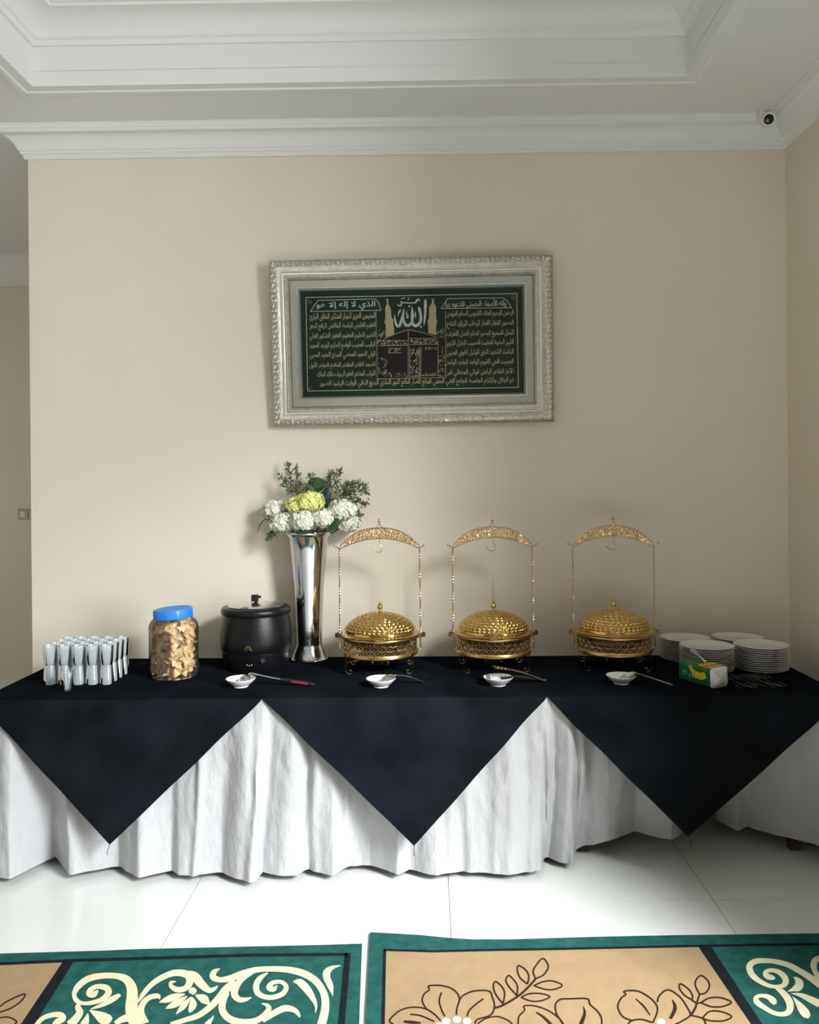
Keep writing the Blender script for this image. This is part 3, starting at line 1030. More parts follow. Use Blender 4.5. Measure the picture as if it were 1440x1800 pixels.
cpos = [(669, 1176, R(0)), (868, 1173.5, R(4)), (1080, 1171, R(-3))]
clab = ['gold domed chafing dish with hanging arch, nearest to the silver vase', 'gold domed chafing dish with hanging arch, in the middle behind the tongs',
        'gold domed chafing dish with hanging arch, nearest to the plates']
ch0 = build_chafer()
for i, (x, y, rz) in enumerate(cpos):
    c = ch0 if i == 0 else copy_tree(ch0)
    p = PZ(x, y, ZT0)
    c.location = p
    c.rotation_euler = (0, 0, rz)
    c['label'] = clab[i]
    if i == 2:
        for ch in c.children:
            if ch.name.startswith('inner_pan'):
                ch.data = ch.data.copy()
                ch.data.materials[0] = M_chrome

# ================================================================ SOUP KETTLE
p = PZ(451, 1171.5, ZT0)
k_ = thing('soup_kettle', 'black barrel-shaped electric soup kettle with steel lid beside the vase', 'soup kettle', p)
mk('body', G().lathe([(0, .002), (.138, .002), (.142, .0), (.146, .006), (.152, .04), (.158, .072), (.1585, .078), (.154, .080), (.154, .084), (.161, .088), (.1625, .096), (.1645, .102), (.166, .13), (.165, .165), (.160, .205), (.152, .240), (.150, .252)], 72), M_kettle, k_)
mk('rim', G().lathe([(.148, .250), (.157, .251), (.1605, .258), (.161, .268), (.159, .277), (.152, .283), (.140, .286), (.128, .284), (.122, .278)], 72), M_kettle, k_)


def notch_fn(r, z, a):
    d = (a - R(258) + PI) % (2 * PI) - PI
    if abs(d) < R(7) and r > .103:
        return .103, z
    return r, z


ld = mk('lid', G().lathe([(.126, .280), (.130, .288), (.129, .2895), (.118, .292), (.09, .296), (.05, .300), (.02, .302), (0.0, .302)], 96, fn=notch_fn), M_steel, k_)
mk('notch_shade_block', G().box((-.026, -.116, .2855), (.030, .028, .006)), M_blackpl, ld, smooth=False)  # black block put in as the shade inside the notch
mk('lid_knob', G().tube([(0, 0, .300), (0, 0, .316)], .008, 10).box((-.004, -.004, .322), (.030, .022, .030)).box((.016, .0, .326), (.014, .018, .010)), M_blackpl, ld, smooth=False)
mk('badge', G().tube([(-.020, -.1655, .107), (-.010, -.168, .122), (-.002, -.168, .128), (.006, -.168, .126), (.008, -.168, .115), (.014, -.167, .107)], .0022, 5)
   .tube([(-.008, -.168, .113), (.004, -.1685, .113)], .002, 5).tube([(-.006, -.168, .120), (.002, -.168, .121)], .0017, 5), M_badge, k_)
for i in range(3):
    a = R(266 + i * 4)
    mk('indicator_mark', G().sph((.1525 * math.cos(a), .1525 * math.sin(a), .040 + (.0 if i != 1 else -.003)), .0024, 6, 5), M_dot, k_)
a = R(292)
mk('control_dial', G().lathe([(0, .012), (.010, .012), (.013, .009), (.015, 0)], 20).xf(Matrix.Translation((.152 * math.cos(a), .152 * math.sin(a), .058)) @ Matrix.Rotation(a, 4, 'Z') @ Matrix.Rotation(R(90), 4, 'Y')), M_blackpl, k_)

# ================================================================ VASE AND FLOWERS
vb = PZ(544.5, 1160, ZT0)
HV = 0.622
v_ = thing('silver_vase', 'tall flared mirror-silver vase standing beside the black kettle', 'vase', vb)
mk('foot', G().lathe([(0, 0), (.089, 0), (.091, .004), (.090, .010), (.086, .013), (.083, .016), (.074, .045), (.064, .070), (.062, .076)], 64), M_chrome, v_)
mk('body', G().lathe([(.062, .076), (.0615, .084), (.062, .12), (.063, .18), (.067, .26), (.073, .36), (.081, .45), (.090, .54), (.099, .600), (.104, .612), (.1065, .617), (.107, HV), (.103, HV), (.099, .61), (.088, .54), (.078, .44), (.060, .2), (0, .19)], 64), M_chrome, v_)
mk('rim_band', G().lathe([(.1045, .602), (.1085, .607), (.1105, .614), (.1105, .622), (.105, .624)], 64), M_chrome, v_)


def floret(g, c, nrm, s, rg):
    nrm = nrm.normalized()
    a = nrm.orthogonal().normalized()
    b = nrm.cross(a)
    r0 = rg.uniform(0, 6.28)
    for k in range(4):
        t = r0 + k * PI / 2
        d = a * math.cos(t) + b * math.sin(t)
        e_ = a * -math.sin(t) + b * math.cos(t)
        w = s * rg.uniform(.38, .5)
        lift = nrm * s * rg.uniform(.1, .35)
        g.add([c, c + d * s * .5 + e_ * w + lift * .6, c + d * s + lift * .3, c + d * s * .5 - e_ * w + lift * .6, c + d * s * .55 + lift * .9],
              [(0, 1, 4), (1, 2, 4), (2, 3, 4), (3, 0, 4)])


def hydrangea(x, y, dy, r, m, label, n=190):
    c = PY(x, y, vb.y + dy)
    base = Vector((vb.x + (c.x - vb.x) * .15, vb.y + dy * .2, vb.z + HV - .06))
    t = thing('hydrangea', label, 'flower', base, group='cut flowers in the silver vase')
    rg = random.Random(int(x * 13 + y))
    g = G()
    cl = c - base
    lump = [Vector((rg.uniform(-1, 1), rg.uniform(-1, 1), rg.uniform(-1, 1))).normalized() for _ in range(5)]
    for k in range(n):
        z = 1 - 2 * (k + .5) / n
        ph = k * 2.39996
        q_ = math.sqrt(1 - z * z)
        d = Vector((q_ * math.cos(ph), q_ * math.sin(ph), z))
        bulge = 1 + .12 * max(0, max(d.dot(l) for l in lump) - .6) / .4
        p_ = cl + Vector((d.x * r * 1.15, d.y * r, d.z * r * .85)) * rg.uniform(.84, 1.02) * bulge
        dn = (d + Vector((rg.uniform(-.45, .45), rg.uniform(-.45, .45), rg.uniform(-.45, .45)))).normalized()
        floret(g, p_, dn, r * rg.uniform(.22, .30), rg)
    hd = mk('flower_head', g, m, t, smooth=False)
    mk('flower_core', G().sph(cl, r * .80, 12, 8, (1.15, 1, .85)), M_core, hd)
    mk('stem', G().tube([(0, 0, 0), tuple(cl * .5), tuple(cl)], .004, 6), M_leafg, t)
    return t


hydrangea(484, 896, .02, .054, M_petalw, 'cream hydrangea head at the far left of the bouquet')
hydrangea(498, 918, -.055, .054, M_petalw, 'cream hydrangea head drooping over the left rim of the vase')
hydrangea(532, 915, -.095, .055, M_petalw, 'cream hydrangea head low at the front, under the yellow one')
hydrangea(568, 911, -.085, .047, M_petalw, 'cream hydrangea head right of the middle above the rim')
hydrangea(601, 896, -.05, .058, M_petalw, 'white hydrangea head at the right below the leafy sprays')
hydrangea(612, 919, .0, .050, M_petalw, 'greyish cream hydrangea head drooping over the right rim')
hydrangea(521, 889, -.045, .044, M_petaly, 'pale yellow hydrangea head in the left middle of the bouquet')
hydrangea(545, 882, -.06, .054, M_petaly, 'pale yellow hydrangea head in the centre of the bouquet')


def leaf(x, y, dy, L, W, ang, m, label, tilt=0.5):
    c = PY(x, y, vb.y + dy)
    g = G()

    def fn(u, v):
        t = v
        w = W * math.sin(PI * min(1, t * .97 + .02)) ** .7
        s = (u - .5) * 2
        lx, lz = s * w / 2, (t - .5) * L
        ly = -.12 * L * math.sin(PI * t) * tilt + abs(s) * .15 * w
        ca, sa = math.cos(ang), math.sin(ang)
        return (lx * ca + lz * sa, ly, -lx * sa + lz * ca)
    g.grid(fn, 4, 10)
    o = mk('leaf', g, m, loc=c)
    o2 = mk('midrib', G().tube([fn(.5, k / 6) for k in range(7)], .0012, 4), m, o)
    tag(o, label, 'leaf', 'leaves in the bouquet')
    return o


leaf(556, 852, .015, .10, .075, R(78), M_leafg, 'broad rounded green leaf at the top of the bouquet')
leaf(572, 873, -.02, .10, .055, R(20), M_leafd, 'dark leaf right of the yellow flower')
leaf(583, 885, -.055, .075, .045, R(65), M_leafd, 'dark leaf between the yellow and the right white flower')
leaf(587, 922, -.10, .075, .045, R(40), M_leafd, 'dark leaf hanging over the right front rim of the vase')
leaf(534, 934, -.115, .085, .028, R(80), M_leafd, 'narrow dark leaf lying along the front rim of the vase')
leaf(545, 862, -.03, .07, .04, R(-35), M_leafg, 'small green leaf just above the yellow flower')


def sprig(bx, by, tx, ty, dy, label, n=26, spread=.035, m=M_sprig, lf=.010):
    a = PY(bx, by, vb.y + dy * .4)
    b = PY(tx, ty, vb.y + dy)
    rg = random.Random(int(tx * 7 + ty))
    t = thing('leafy_sprig', label, 'foliage', a, group='fine sprays in the bouquet')
    d = b - a
    mid = d * .5 + Vector((0, 0, .12 * d.length if abs(d.x) > abs(d.z) else 0))
    st = [tuple(x) for x in (Vector((0, 0, 0)), mid, d)]
    st = catmull([tuple(s) for s in st], 8)
    mk('stem', G().tube(st, .0013, 4), m, t)
    g = G()
    for k in range(n):
        u = .25 + .75 * (k + rg.random()) / n
        i = min(len(st) - 1, int(u * (len(st) - 1)))
        p0 = Vector(st[i])
        dr = (d.normalized() * rg.uniform(.5, 1.1) + Vector((rg.uniform(-1, 1), rg.uniform(-.5, .5), rg.uniform(-1, 1)))).normalized()
        l = spread * rg.uniform(.4, 1.0) * (1.15 - u * .6)
        p1 = p0 + dr * l
        g.tube([p0, p1], .0007, 3, cap=False)
        for _ in range(4):
            q0 = p0 + dr * l * rg.uniform(.35, 1)
            dl = (dr + Vector((rg.uniform(-1, 1), rg.uniform(-.6, .6), rg.uniform(-1, 1)))).normalized()
            sd = dl.cross(Vector((0, 1, 0)))
            if sd.length < .1:
                sd = Vector((1, 0, 0))
            sd = sd.normalized() * lf * .22
            q1 = q0 + dl * lf
            g.add([q0, q0 + dl * lf * .5 + sd, q1, q0 + dl * lf * .5 - sd], [(0, 1, 2, 3)])
    o = mk('leaflets', g, m, t, smooth=False)
    o['kind'] = 'stuff'
    return t


sp = [(525, 880, 505, 818, .03, 'tall feathery sprig at the upper left of the bouquet'), (522, 880, 493, 838, .0, 'short feathery sprig leaning left above the yellow flower'),
      (530, 880, 521, 824, .05, 'thin sprig just right of the tallest left one'), (575, 880, 597, 827, .03, 'wispy sprig rising right of the round leaf'), (570, 875, 583, 830, .0, 'wispy sprig rising beside the round leaf'),
      (585, 885, 640, 852, .02, 'leafy spray reaching to the upper right'), (588, 885, 645, 864, -.02, 'leafy spray reaching far right'), (590, 888, 642, 886, -.02, 'leafy spray at the right, dropping to mid height'),
      (600, 890, 630, 905, .03, 'leafy spray hanging at the lower right'), (585, 880, 618, 850, -.03, 'leafy spray above the right white flower'),
      (490, 918, 474, 946, -.04, 'drooping dark sprig below the left flowers'), (552, 875, 546, 836, .02, 'single thin sprig above the round leaf')]
for s in sp:
    sprig(*s, n=(52 if s[2] > 610 else 40), spread=(.050 if s[2] > 610 else .046), lf=.0115)
t = thing('bare_twig', 'dark arching twig at the far left of the bouquet', 'foliage', PY(480, 915, vb.y))
pts = [PY(480, 915, vb.y), PY(465, 913, vb.y), PY(457, 923, vb.y), PY(452, 937, vb.y)]
mk('stem', G().tube([tuple(p_ - pts[0]) for p_ in pts], [.0022, .0025, .0025, .001], 5), M_leafd, t)

# ================================================================ CRACKER JAR
jb = PZ(306, 1187, ZT0)
j_ = thing('cracker_jar', 'large clear plastic jar with blue screw lid full of crackers', 'jar', jb)


def sq_fn(r, z, a):
    return r * (1 + .035 * math.cos(6 * a) * (1 if .03 < z < .235 else .2)), z


jp = [(0, .004), (.092, .003), (.102, .0), (.109, .012), (.1095, .04), (.1065, .06), (.107, .12), (.1065, .20), (.1075, .215), (.105, .235), (.094, .252), (.082, .258), (.080, .270)]
mk('jar_body', G().lathe(jp, 72, fn=sq_fn), M_jar, j_)
lidm = Matrix.Translation((0, 0, .258)) @ Matrix.Rotation(R(-3.5), 4, 'Y')
ld = mk('jar_lid', G().lathe([(.082, .0), (.0855, .002), (.0865, .006), (.0865, .036), (.084, .042), (.078, .044), (.070, .0435), (.066, .040), (0, .040)], 72,
                             fn=lambda r, z, a: (r + (.0010 * math.cos(60 * a) if r > .085 else 0), z)).xf(lidm), M_blue, j_)
# crackers
cm = []
for k in range(6):
    rg = random.Random(40 + k)
    bx_, by_, tw = rg.uniform(14, 30), rg.uniform(-14, 18), rg.uniform(-25, 25)
    g = G()

    def cf(u, v, rg=rg, k=k, bx_=bx_, by_=by_, tw=tw):
        a = u * 2 * PI
        rr = v * (.026 + .004 * math.sin(3 * a + k) + .002 * math.sin(5 * a + 2 * k))
        x, y = rr * math.cos(a) * (1.25 if k % 2 else .95), rr * math.sin(a)
        return (x, y, bx_ * x * x + by_ * y * y + tw * x * y + .0025 * math.sin(140 * x + k) + .004 * v * math.sin(4 * a + k))
    g.grid(cf, 14, 4)
    top = list(g.v)
    n = len(top)
    g.add([(x, y, z - .0022) for x, y, z in top], [tuple(reversed(f)) for f in g.f])
    w = 15
    g.f += [(4 * w + i, n + 4 * w + i, n + 4 * w + i + 1, 4 * w + i + 1) for i in range(14)]
    cm.append(mesh_of('cracker', g, M_crack, ang=60))
rg = random.Random(21)
cnt = 0
for lay in range(11):
    z = .030 + lay * .0208
    rmax = .083 if z < .23 else .066
    for ring, num in ((1.0, 11), (.5, 5)):
        for i in range(num):
            if ring < 1 and lay % 2:
                continue
            a = 2 * PI * (i + .5 * (lay % 2)) / num + rg.uniform(-.15, .15)
            rr = rmax * ring * rg.uniform(.93, 1.0)
            if ring == 1.0 and math.sin(a) > .75:
                continue
            o = inst('cracker', cm[rg.randrange(6)])
            sc = rg.uniform(.72, .98)
            zz = z + rg.uniform(-.006, .006)
            o.matrix_world = Matrix.Translation(jb + Vector((rr * math.cos(a) * .93, rr * math.sin(a) * .93, min(zz, .243)))) @ Matrix.Rotation(a, 4, 'Z') @ \
                Matrix.Rotation(R(rg.uniform(55, 125)), 4, 'Y') @ Matrix.Rotation(rg.uniform(0, 6.28), 4, 'Z') @ Matrix.Scale(sc, 4)
            tag(o, 'curled golden fried cracker inside the blue-lidded jar', 'cracker', 'crackers in the jar')
            cnt += 1

# ================================================================ GLASSES
GH = .083
gprof = [(0, .006), (.019, .0065), (.0205, .010), (.0288, GH - .002), (.0296, GH), (.0300, GH - .001), (.0298, GH - .006), (.0245, .004), (.023, .0), (.0, .001)]
gl_up = mesh_of('drinking_glass', G().lathe(gprof, 28), M_glass)
g0 = PZ(70, 1205, ZT0)
g1 = PZ(196, 1204, ZT0)
nx, ny = 5, 4
ROW = ['first', 'second', 'third', 'fourth', 'fifth']
gx0, gx1 = g0.x + .031, g1.x - .031
gy0 = g0.y + .032
rg = random.Random(2)
for j in range(ny):
    for i in range(nx):
        x = gx0 + (gx1 - gx0) * i / (nx - 1) + rg.uniform(-.0002, .0002)
        y = gy0 + .0612 * j + rg.uniform(-.0002, .0002)
        o = inst('drinking_glass', gl_up, None, (x, y, ZT0 + GH), (PI, 0, 0))
        tag(o, 'upside-down glass in the lower layer, %s row from the front, %s from the left' % (ROW[j], ROW[i]), 'glass', 'glasses stacked upside down')
        o = inst('drinking_glass', gl_up, None, (x, y, ZT0 + GH), (0, 0, rg.uniform(0, 3)))
        tag(o, 'upright glass in the upper layer, %s row from the front, %s from the left' % (ROW[j], ROW[i]), 'glass', 'glasses stacked upright')
gs = PZ(119, 1213, ZT0)
o = mk('drinking_glass', G().lathe([(0, .008), (.019, .0085), (.0205, .012), (.0268, GH + .002), (.0278, GH + .004), (.0285, GH + .003), (.0225, .004), (.021, .0), (.0, .001)], 32), M_glass1, loc=gs)
tag(o, 'single clear glass standing in front of the stacked glasses', 'glass')
tp_ = mk('folded_napkin', G().grid(lambda u, v: ((u - .5) * (.012 + .018 * v) - .004 * (1 - v) * 1 + .003, .003 * math.sin(u * 6) - .004 + .006 * v, .0105 + .062 * v), 6, 8), M_tissue, loc=gs)
tag(tp_, 'white paper napkin folded inside the single front glass', 'napkin')

# ================================================================ BOWLS AND SERVERS
bowl_me = mesh_of('sauce_bowl', G().lathe([(0, .004), (.028, .003), (.031, .0), (.034, .001), (.034, .005), (.044, .012), (.056, .022), (.064, .031), (.0665, .035), (.0655, .0362), (.062, .033), (.052, .021), (.038, .010), (.02, .0065), (0, .006)], 72,
                                          fn=lambda r, z, a: (r * (1 + (.018 * abs(math.cos(9 * a)) if r > .06 else 0)), z)), M_porc)
bl = [(423.5, 1207, 'white sauce bowl holding the ladle in front of the black kettle'), (670, 1207, 'white sauce bowl holding a spoon in front of the left chafing dish'),
      (876, 1204.5, 'white sauce bowl holding the steel tongs'), (1092, 1201.5, 'white sauce bowl holding a spoon in front of the right chafing dish')]
bowls = []
for x, y, lb in bl:
    p = PZ(x, y, ZT0)
    bowls.append(p)
    o = inst('sauce_bowl', bowl_me, None, p)
    o.scale = (.93, .93, 1)
    tag(o, lb, 'bowl', 'small white bowls')


def dish_spoon(name, label, pa, pb, pc_, pend, wbowl, m, cat, handle_parts=None, group=None, flip=1):
    """spoon: bowl from pa (tip) to pb (neck), handle pb -> pc_ -> pend, all world points"""
    t = thing(name, label, cat, pend, group=group)
    A, B = pa - pend, pb - pend
    d = (B - A)
    L = d.length
    d.normalize()
    s = d.cross(Vector((0, 0, 1))).normalized()
    n = s.cross(d)

    def fn(u, v):
        w = wbowl * math.sin(PI * (.06 + .90 * v)) ** .55
        sx = (u - .5) * 2
        dep = .28 * wbowl * (1 - sx * sx) * math.sin(PI * v)
        return A + d * (v * L) + s * (sx * w / 2) - n * dep * flip
    g = G().grid(fn, 8, 12)
    tv = list(g.v)
    k = len(tv)
    g.add([(x - n.x * .0012, y - n.y * .0012, z - n.z * .0012) for x, y, z in tv], [tuple(reversed(f)) for f in g.f])
    mk('bowl', g, m, t)
    pts = catmull([tuple(B - d * .004), tuple(pc_ - pend), (0, 0, 0)], 8)
    if not handle_parts:
        n_ = len(pts)
        g = G()
        for off, _ in ((0, 0),):
            vs = []
            for i, p_ in enumerate(pts):
                p_ = Vector(p_)
                tdir = (Vector(pts[min(n_ - 1, i + 1)]) - Vector(pts[max(0, i - 1)])).normalized()
                ss = tdir.cross(Vector((0, 0, 1))).normalized()
                w = .0052 + .0055 * (i / (n_ - 1)) ** 2
                vs += [p_ - ss * w, p_ + ss * w, p_ + ss * w + Vector((0, 0, .0034)), p_ - ss * w + Vector((0, 0, .0034))]
            fs = []
            for i in range(n_ - 1):
                for w_ in range(4):
                    fs.append((4 * i + w_, 4 * i + (w_ + 1) % 4, 4 * i + 4 + (w_ + 1) % 4, 4 * i + 4 + w_))
            fs += [(0, 1, 2, 3), (4 * n_ - 4, 4 * n_ - 1, 4 * n_ - 2, 4 * n_ - 3)]
            g.add(vs, fs)
        mk('handle', g, m, t)
    return t, pts


zt = ZT0
# ladle with black and red grip
tip = bowls[0] + Vector((.000, -.016, .012))
neck = bowls[0] + Vector((.030, .020, .046))
end = PZ(548, 1203, zt + .007)
dv = (end - neck)
t, _ = dish_spoon('serving_ladle', 'steel ladle with black and red handle lying across the leftmost bowl', tip, neck, neck + dv * .5, end, .060, M_steel, 'ladle', handle_parts=True, flip=-1)
n0 = neck - end
mk('shaft', G().tube(catmull([tuple(n0), tuple(n0 + dv * .05 + Vector((0, 0, .006))), tuple(n0 + dv * .3 + Vector((0, 0, .002))), tuple(n0 + dv * .56)], 5), .0042, 8), M_steel, t)
gr = mk('grip', G().tube([tuple(n0 + dv * .50), tuple(n0 + dv * .56), tuple(n0 + dv * .9), (0, 0, 0)], [.004, .0075, .008, .006], 10), M_blackpl, t)
mk('grip_insert', G().tube([tuple(n0 + dv * .66 + Vector((0, -.004, -.0005))), tuple(n0 + dv * .72 + Vector((0, -.004, -.0005))), tuple(n0 + dv * .94 + Vector((0, -.004, -.0005)))], [.003, .0058, .005], 8), M_red, gr)
mk('hanging_loop', G().tube([(.012 * math.cos(a_) * .6 + .006, .005 * math.sin(a_), 0) for a_ in [2 * PI * k / 12 for k in range(12)]], .0015, 5, closed=True), M_steel, t)
# two serving spoons
for bi, ex, ey, lb in ((1, 745, 1199.5, 'steel serving spoon resting in the bowl before the left chafing dish'), (3, 1183, 1205.5, 'steel serving spoon resting in the bowl before the right chafing dish')):
    b = bowls[bi]
    end = PZ(ex, ey, zt + .003)
    tip = b + Vector((-.006, -.014, .022))
    neck = b + Vector((.060, .010, .046))
    dish_spoon('serving_spoon', lb, tip, neck, neck + (end - neck) * .45 + Vector((0, 0, .006 if bi == 1 else -.002)), end, .054, M_steel, 'spoon', group='serving spoons', flip=(-1 if bi == 1 else 1))
# tongs: two ribbed arms joined at the near end, heads in the bowl
b = bowls[2]
end = PZ(957, 1196.5, zt + .004)
t = thing('serving_tongs', 'steel serving tongs with wide heads lying in the third bowl', 'tongs', end)
h1 = b - end + Vector((-.020, .012, .074))
h2 = b - end + Vector((.004, -.014, .034))


def arm(a, w0, w1, name):
    d = Vector((0, 0, 0)) - a
    pts = [a + d * k / 14 + Vector((0, 0, .010 * math.sin(PI * k / 14))) for k in range(15)]
    g = G()
    vs = []
    for i, p_ in enumerate(pts):
        tt = i / 14
        w = (w0 + (w1 - w0) * min(1, tt * 1.8)) / 2
        ss = d.normalized().cross(Vector((0, 0, 1))).normalized()
        vs += [p_ - ss * w, p_ - ss * w * .3 + Vector((0, 0, .003)), p_ + ss * w * .3 + Vector((0, 0, .003)), p_ + ss * w]
    fs = [(4 * i + k, 4 * i + k + 1, 4 * i + 5 + k, 4 * i + 4 + k) for i in range(14) for k in range(3)]
    g.add(vs, fs)
    n = len(vs)
    g.add([(v[0], v[1], v[2] - .0015) for v in vs], [tuple(reversed(f)) for f in fs])
    for i in range(1, 9):
        p_ = pts[i]
        ss = d.normalized().cross(Vector((0, 0, 1))).normalized()
        w = (w0 + (w1 - w0) * min(1, i / 14 * 1.8)) / 2
        g.tube([p_ - ss * w * .8 + Vector((0, 0, .002)), p_ + Vector((0, 0, .0045)), p_ + ss * w * .8 + Vector((0, 0, .002))], .0014, 5)
    return mk(name, g, M_steel, t)


arm(h1, .064, .020, 'upper_arm')
arm(h2, .046, .020, 'lower_arm')
mk('head', G().grid(lambda u, v: tuple(h1 + Vector(((v - .1) * -.010 + .004 * v, (u - .5) * .062 * (1 - .3 * v), -.052 * v + .006 * math.sin(PI * v)))), 6, 8), M_steel, t)
mk('spring_end', G().tube([(0, -.007, .002), (.008, 0, .002), (0, .007, .002)], .0025, 6), M_steel, t)

# ================================================================ PLATES
pl_me = mesh_of('dinner_plate', G().lathe([(0, .003), (.066, .002), (.068, .0), (.073, .0), (.075, .003), (.090, .007), (.112, .013), (.1195, .0165), (.121, .0178), (.120, .0186), (.112, .0156), (.090, .0095), (.076, .0062), (.04, .0052), (0, .005)], 56), M_plate)
ORD = ['topmost', 'second', 'third', 'fourth', 'fifth', 'sixth', 'seventh', 'eighth', 'ninth', 'tenth', 'eleventh', 'twelfth', 'thirteenth']
stk = [(1205, 1160.6, 11, 'back left stack', 'plates in the back left stack'),
       (1296, 1159.6, 11, 'back right stack', 'plates in the back right stack'),
       (1243, 1180, 12, 'front left stack', 'plates in the front left stack'),
       (1338, 1178.5, 12, 'front right stack', 'plates in the front right stack')]
rg = random.Random(8)
for x, y, n, lb, gp in stk:
    p = PZ(x, y, ZT0)
    for k in range(n):
        o = inst('dinner_plate', pl_me, None, (p.x + rg.uniform(-.0015, .0015), p.y + rg.uniform(-.0015, .0015), ZT0 + k * .0092))
        o.scale = (.965, .965, 1)
        j = n - 1 - k
        tag(o, ('topmost white dinner plate of the %s of plates' % lb) if j == 0 else ('%s white dinner plate from the top of the %s of plates' % (ORD[j], lb)), 'plate', gp)

# ================================================================ TISSUE PACK
ta = PZ(1250, 1211, ZT0)
t = thing('tissue_pack', 'green and yellow soft pack of tissues with white end in front of the plates', 'tissue pack', ta, R(27))
W, L, H = .098, .178, .084


def pack(u, v, x0, x1, rz, bul=.006):
    """rounded-rectangle section swept along y: u round the section, v along"""
    return None


def sect(k, n, inset=0.0):
    """point k of n on the rounded rectangle W x H (x, z)"""
    r = .016
    per = []
    for cx, cz, a0 in ((W - r, r, -PI / 2), (W - r, H - r, 0), (r, H - r, PI / 2), (r, r, PI)):
        for i in range(6):
            a = a0 + PI / 2 * i / 5
            per.append((cx + (r - inset) * math.cos(a), cz + (r - inset) * math.sin(a)))
    return per[k % len(per)]


def wrap(y0, y1, k0, k1, lift, ny_=10):
    g = G()
    ks = list(range(k0, k1 + 1))
    vs = []
    for j in range(ny_ + 1):
        y = y0 + (y1 - y0) * j / ny_
        bul = .004 * math.sin(PI * y / L) + .0012 * math.sin(y * 170)
        for k in ks:
            x, z = sect(k, 24)
            cx, cz = x - W / 2, z - H / 2
            l = math.hypot(cx, cz)
            vs.append((x + cx / l * (lift + bul), y, max(0.0, z + cz / l * (lift + bul * .6) * (1 if z > .02 else 0))))
    w = len(ks)
    return g.add(vs, [(j * w + i, j * w + i + 1, (j + 1) * w + i + 1, (j + 1) * w + i) for j in range(ny_) for i in range(w - 1)])


body = wrap(0.004, L, 0, 24, 0)
mk('wrapper', body, M_tgreen, t)
# crumpled white end faces
for yy, sg in ((0.0, -1), (L, 1)):
    g = G()
    vs = []
    for j in range(5):
        s_ = 1 - j / 4
        for k in range(24):
            x, z = sect(k, 24)
            x, z = W / 2 + (x - W / 2) * s_, H / 2 + (z - H / 2) * s_
            vs.append((x, yy + sg * .008 * math.sin(PI / 2 * j / 4) + (.004 if j == 0 and sg < 0 else 0) + .0015 * math.sin(k * 2.4 + j), z))
    g.add(vs, [(j * 24 + k, j * 24 + (k + 1) % 24, (j + 1) * 24 + (k + 1) % 24, (j + 1) * 24 + k) for j in range(4) for k in range(24)])
    mk('end_fold', g, M_twhite, t)


# printed crescent, top patch and marks, laid on the wrapper
def on_side(y, z):
    bul = .004 * math.sin(PI * y / L) + .0012 * math.sin(y * 170)
    return (-bul - .0022, y, z)


cres = []
for k in range(15):
    a = R(185 + 125 * k / 14)
    cres.append(on_side(.058 - .058 * math.cos(a), .080 + .052 * math.sin(a)))
inner = []
for k in range(15):
    a = R(310 - 125 * k / 14)
    inner.append(on_side(.058 - .042 * math.cos(a), .082 + .026 * math.sin(a)))
mk('yellow_crescent', G().add(cres + inner, [(i, i + 1, 28 - i, 29 - i) for i in range(14)]), M_tyel, t)
mk('yellow_top', wrap(.006, .075, 6, 14, .0009, 6), M_tyel, t)
mk('red_stripe', wrap(.028, .040, 9, 15, .0016, 3), M_tred, t)
g = G()
for y0, z0, y1, z1 in ((.150, .030, .150, .046), (.150, .046, .135, .046), (.135, .046, .135, .030), (.112, .028, .108, .042), (.100, .028, .097, .040), (.090, .028, .086, .042), (.078, .026, .074, .036)):
    dy_, dz_ = y1 - y0, z1 - z0
    l = math.hypot(dy_, dz_)
    nx_, nz_ = -dz_ / l * .0014, dy_ / l * .0014
    g.poly([on_side(y0 + nx_, z0 + nz_), on_side(y1 + nx_, z1 + nz_), on_side(y1 - nx_, z1 - nz_), on_side(y0 - nx_, z0 - nz_)])
mk('printed_mark', g, M_twhite, t, smooth=False)
mk('pulled_tissue', G().grid(lambda u, v: (.026 + .046 * u * (1 - .45 * v) - .034 * v + .014 * v * v, .050 + .045 * u + .05 * v + .004 * math.sin(5 * u + 4 * v), H + .004 + .062 * v * (1.15 - .5 * u) + .004 * math.sin(PI * u)), 8, 10), M_tissue, t)

# ================================================================ FORKS
g = G()
prof_ = [(0, .0045), (.03, .0042), (.09, .0026), (.115, .003), (.128, .009), (.14, .0115)]
vs = []
for y, w in prof_:
    z = .0015 + .008 * max(0, (y - .08) / .11) ** 1.5
    vs += [(-w, y, z), (w, y, z), (w, y, z + .0018), (-w, y, z + .0018)]
fs = []
for i in range(len(prof_) - 1):
    for k in range(4):
        fs.append((4 * i + k, 4 * i + (k + 1) % 4, 4 * i + 4 + (k + 1) % 4, 4 * i + 4 + k))
fs.append((0, 3, 2, 1))
g.add(vs, fs)
for k in range(4):
    x = -.0098 + k * .0065
    g.tube([(x, .138, .0085), (x * .98, .16, .0075), (x * .94, .188, .012)], [.0021, .0018, .0010], 5)
fork_me = mesh_of('table_fork', g, M_fork)
rg = random.Random(4)
ORDF = ['first'] + ORD[1:] + ['fourteenth', 'fifteenth', 'sixteenth', 'seventeenth', 'eighteenth']
for k in range(18):
    p = PZ(1306 + k * 4.5 + rg.uniform(-2, 2), 1211.5 - (k % 3) * 1.2 - k * .12, ZT0)
    o = inst('table_fork', fork_me, None, (p.x, p.y, ZT0 + (k % 2) * .0035), (0, 0, R(12 + rg.uniform(-6, 6))))
    tag(o, 'dark steel fork, %s from the left in the row before the plates' % ORDF[k], 'fork', 'forks laid in a row')

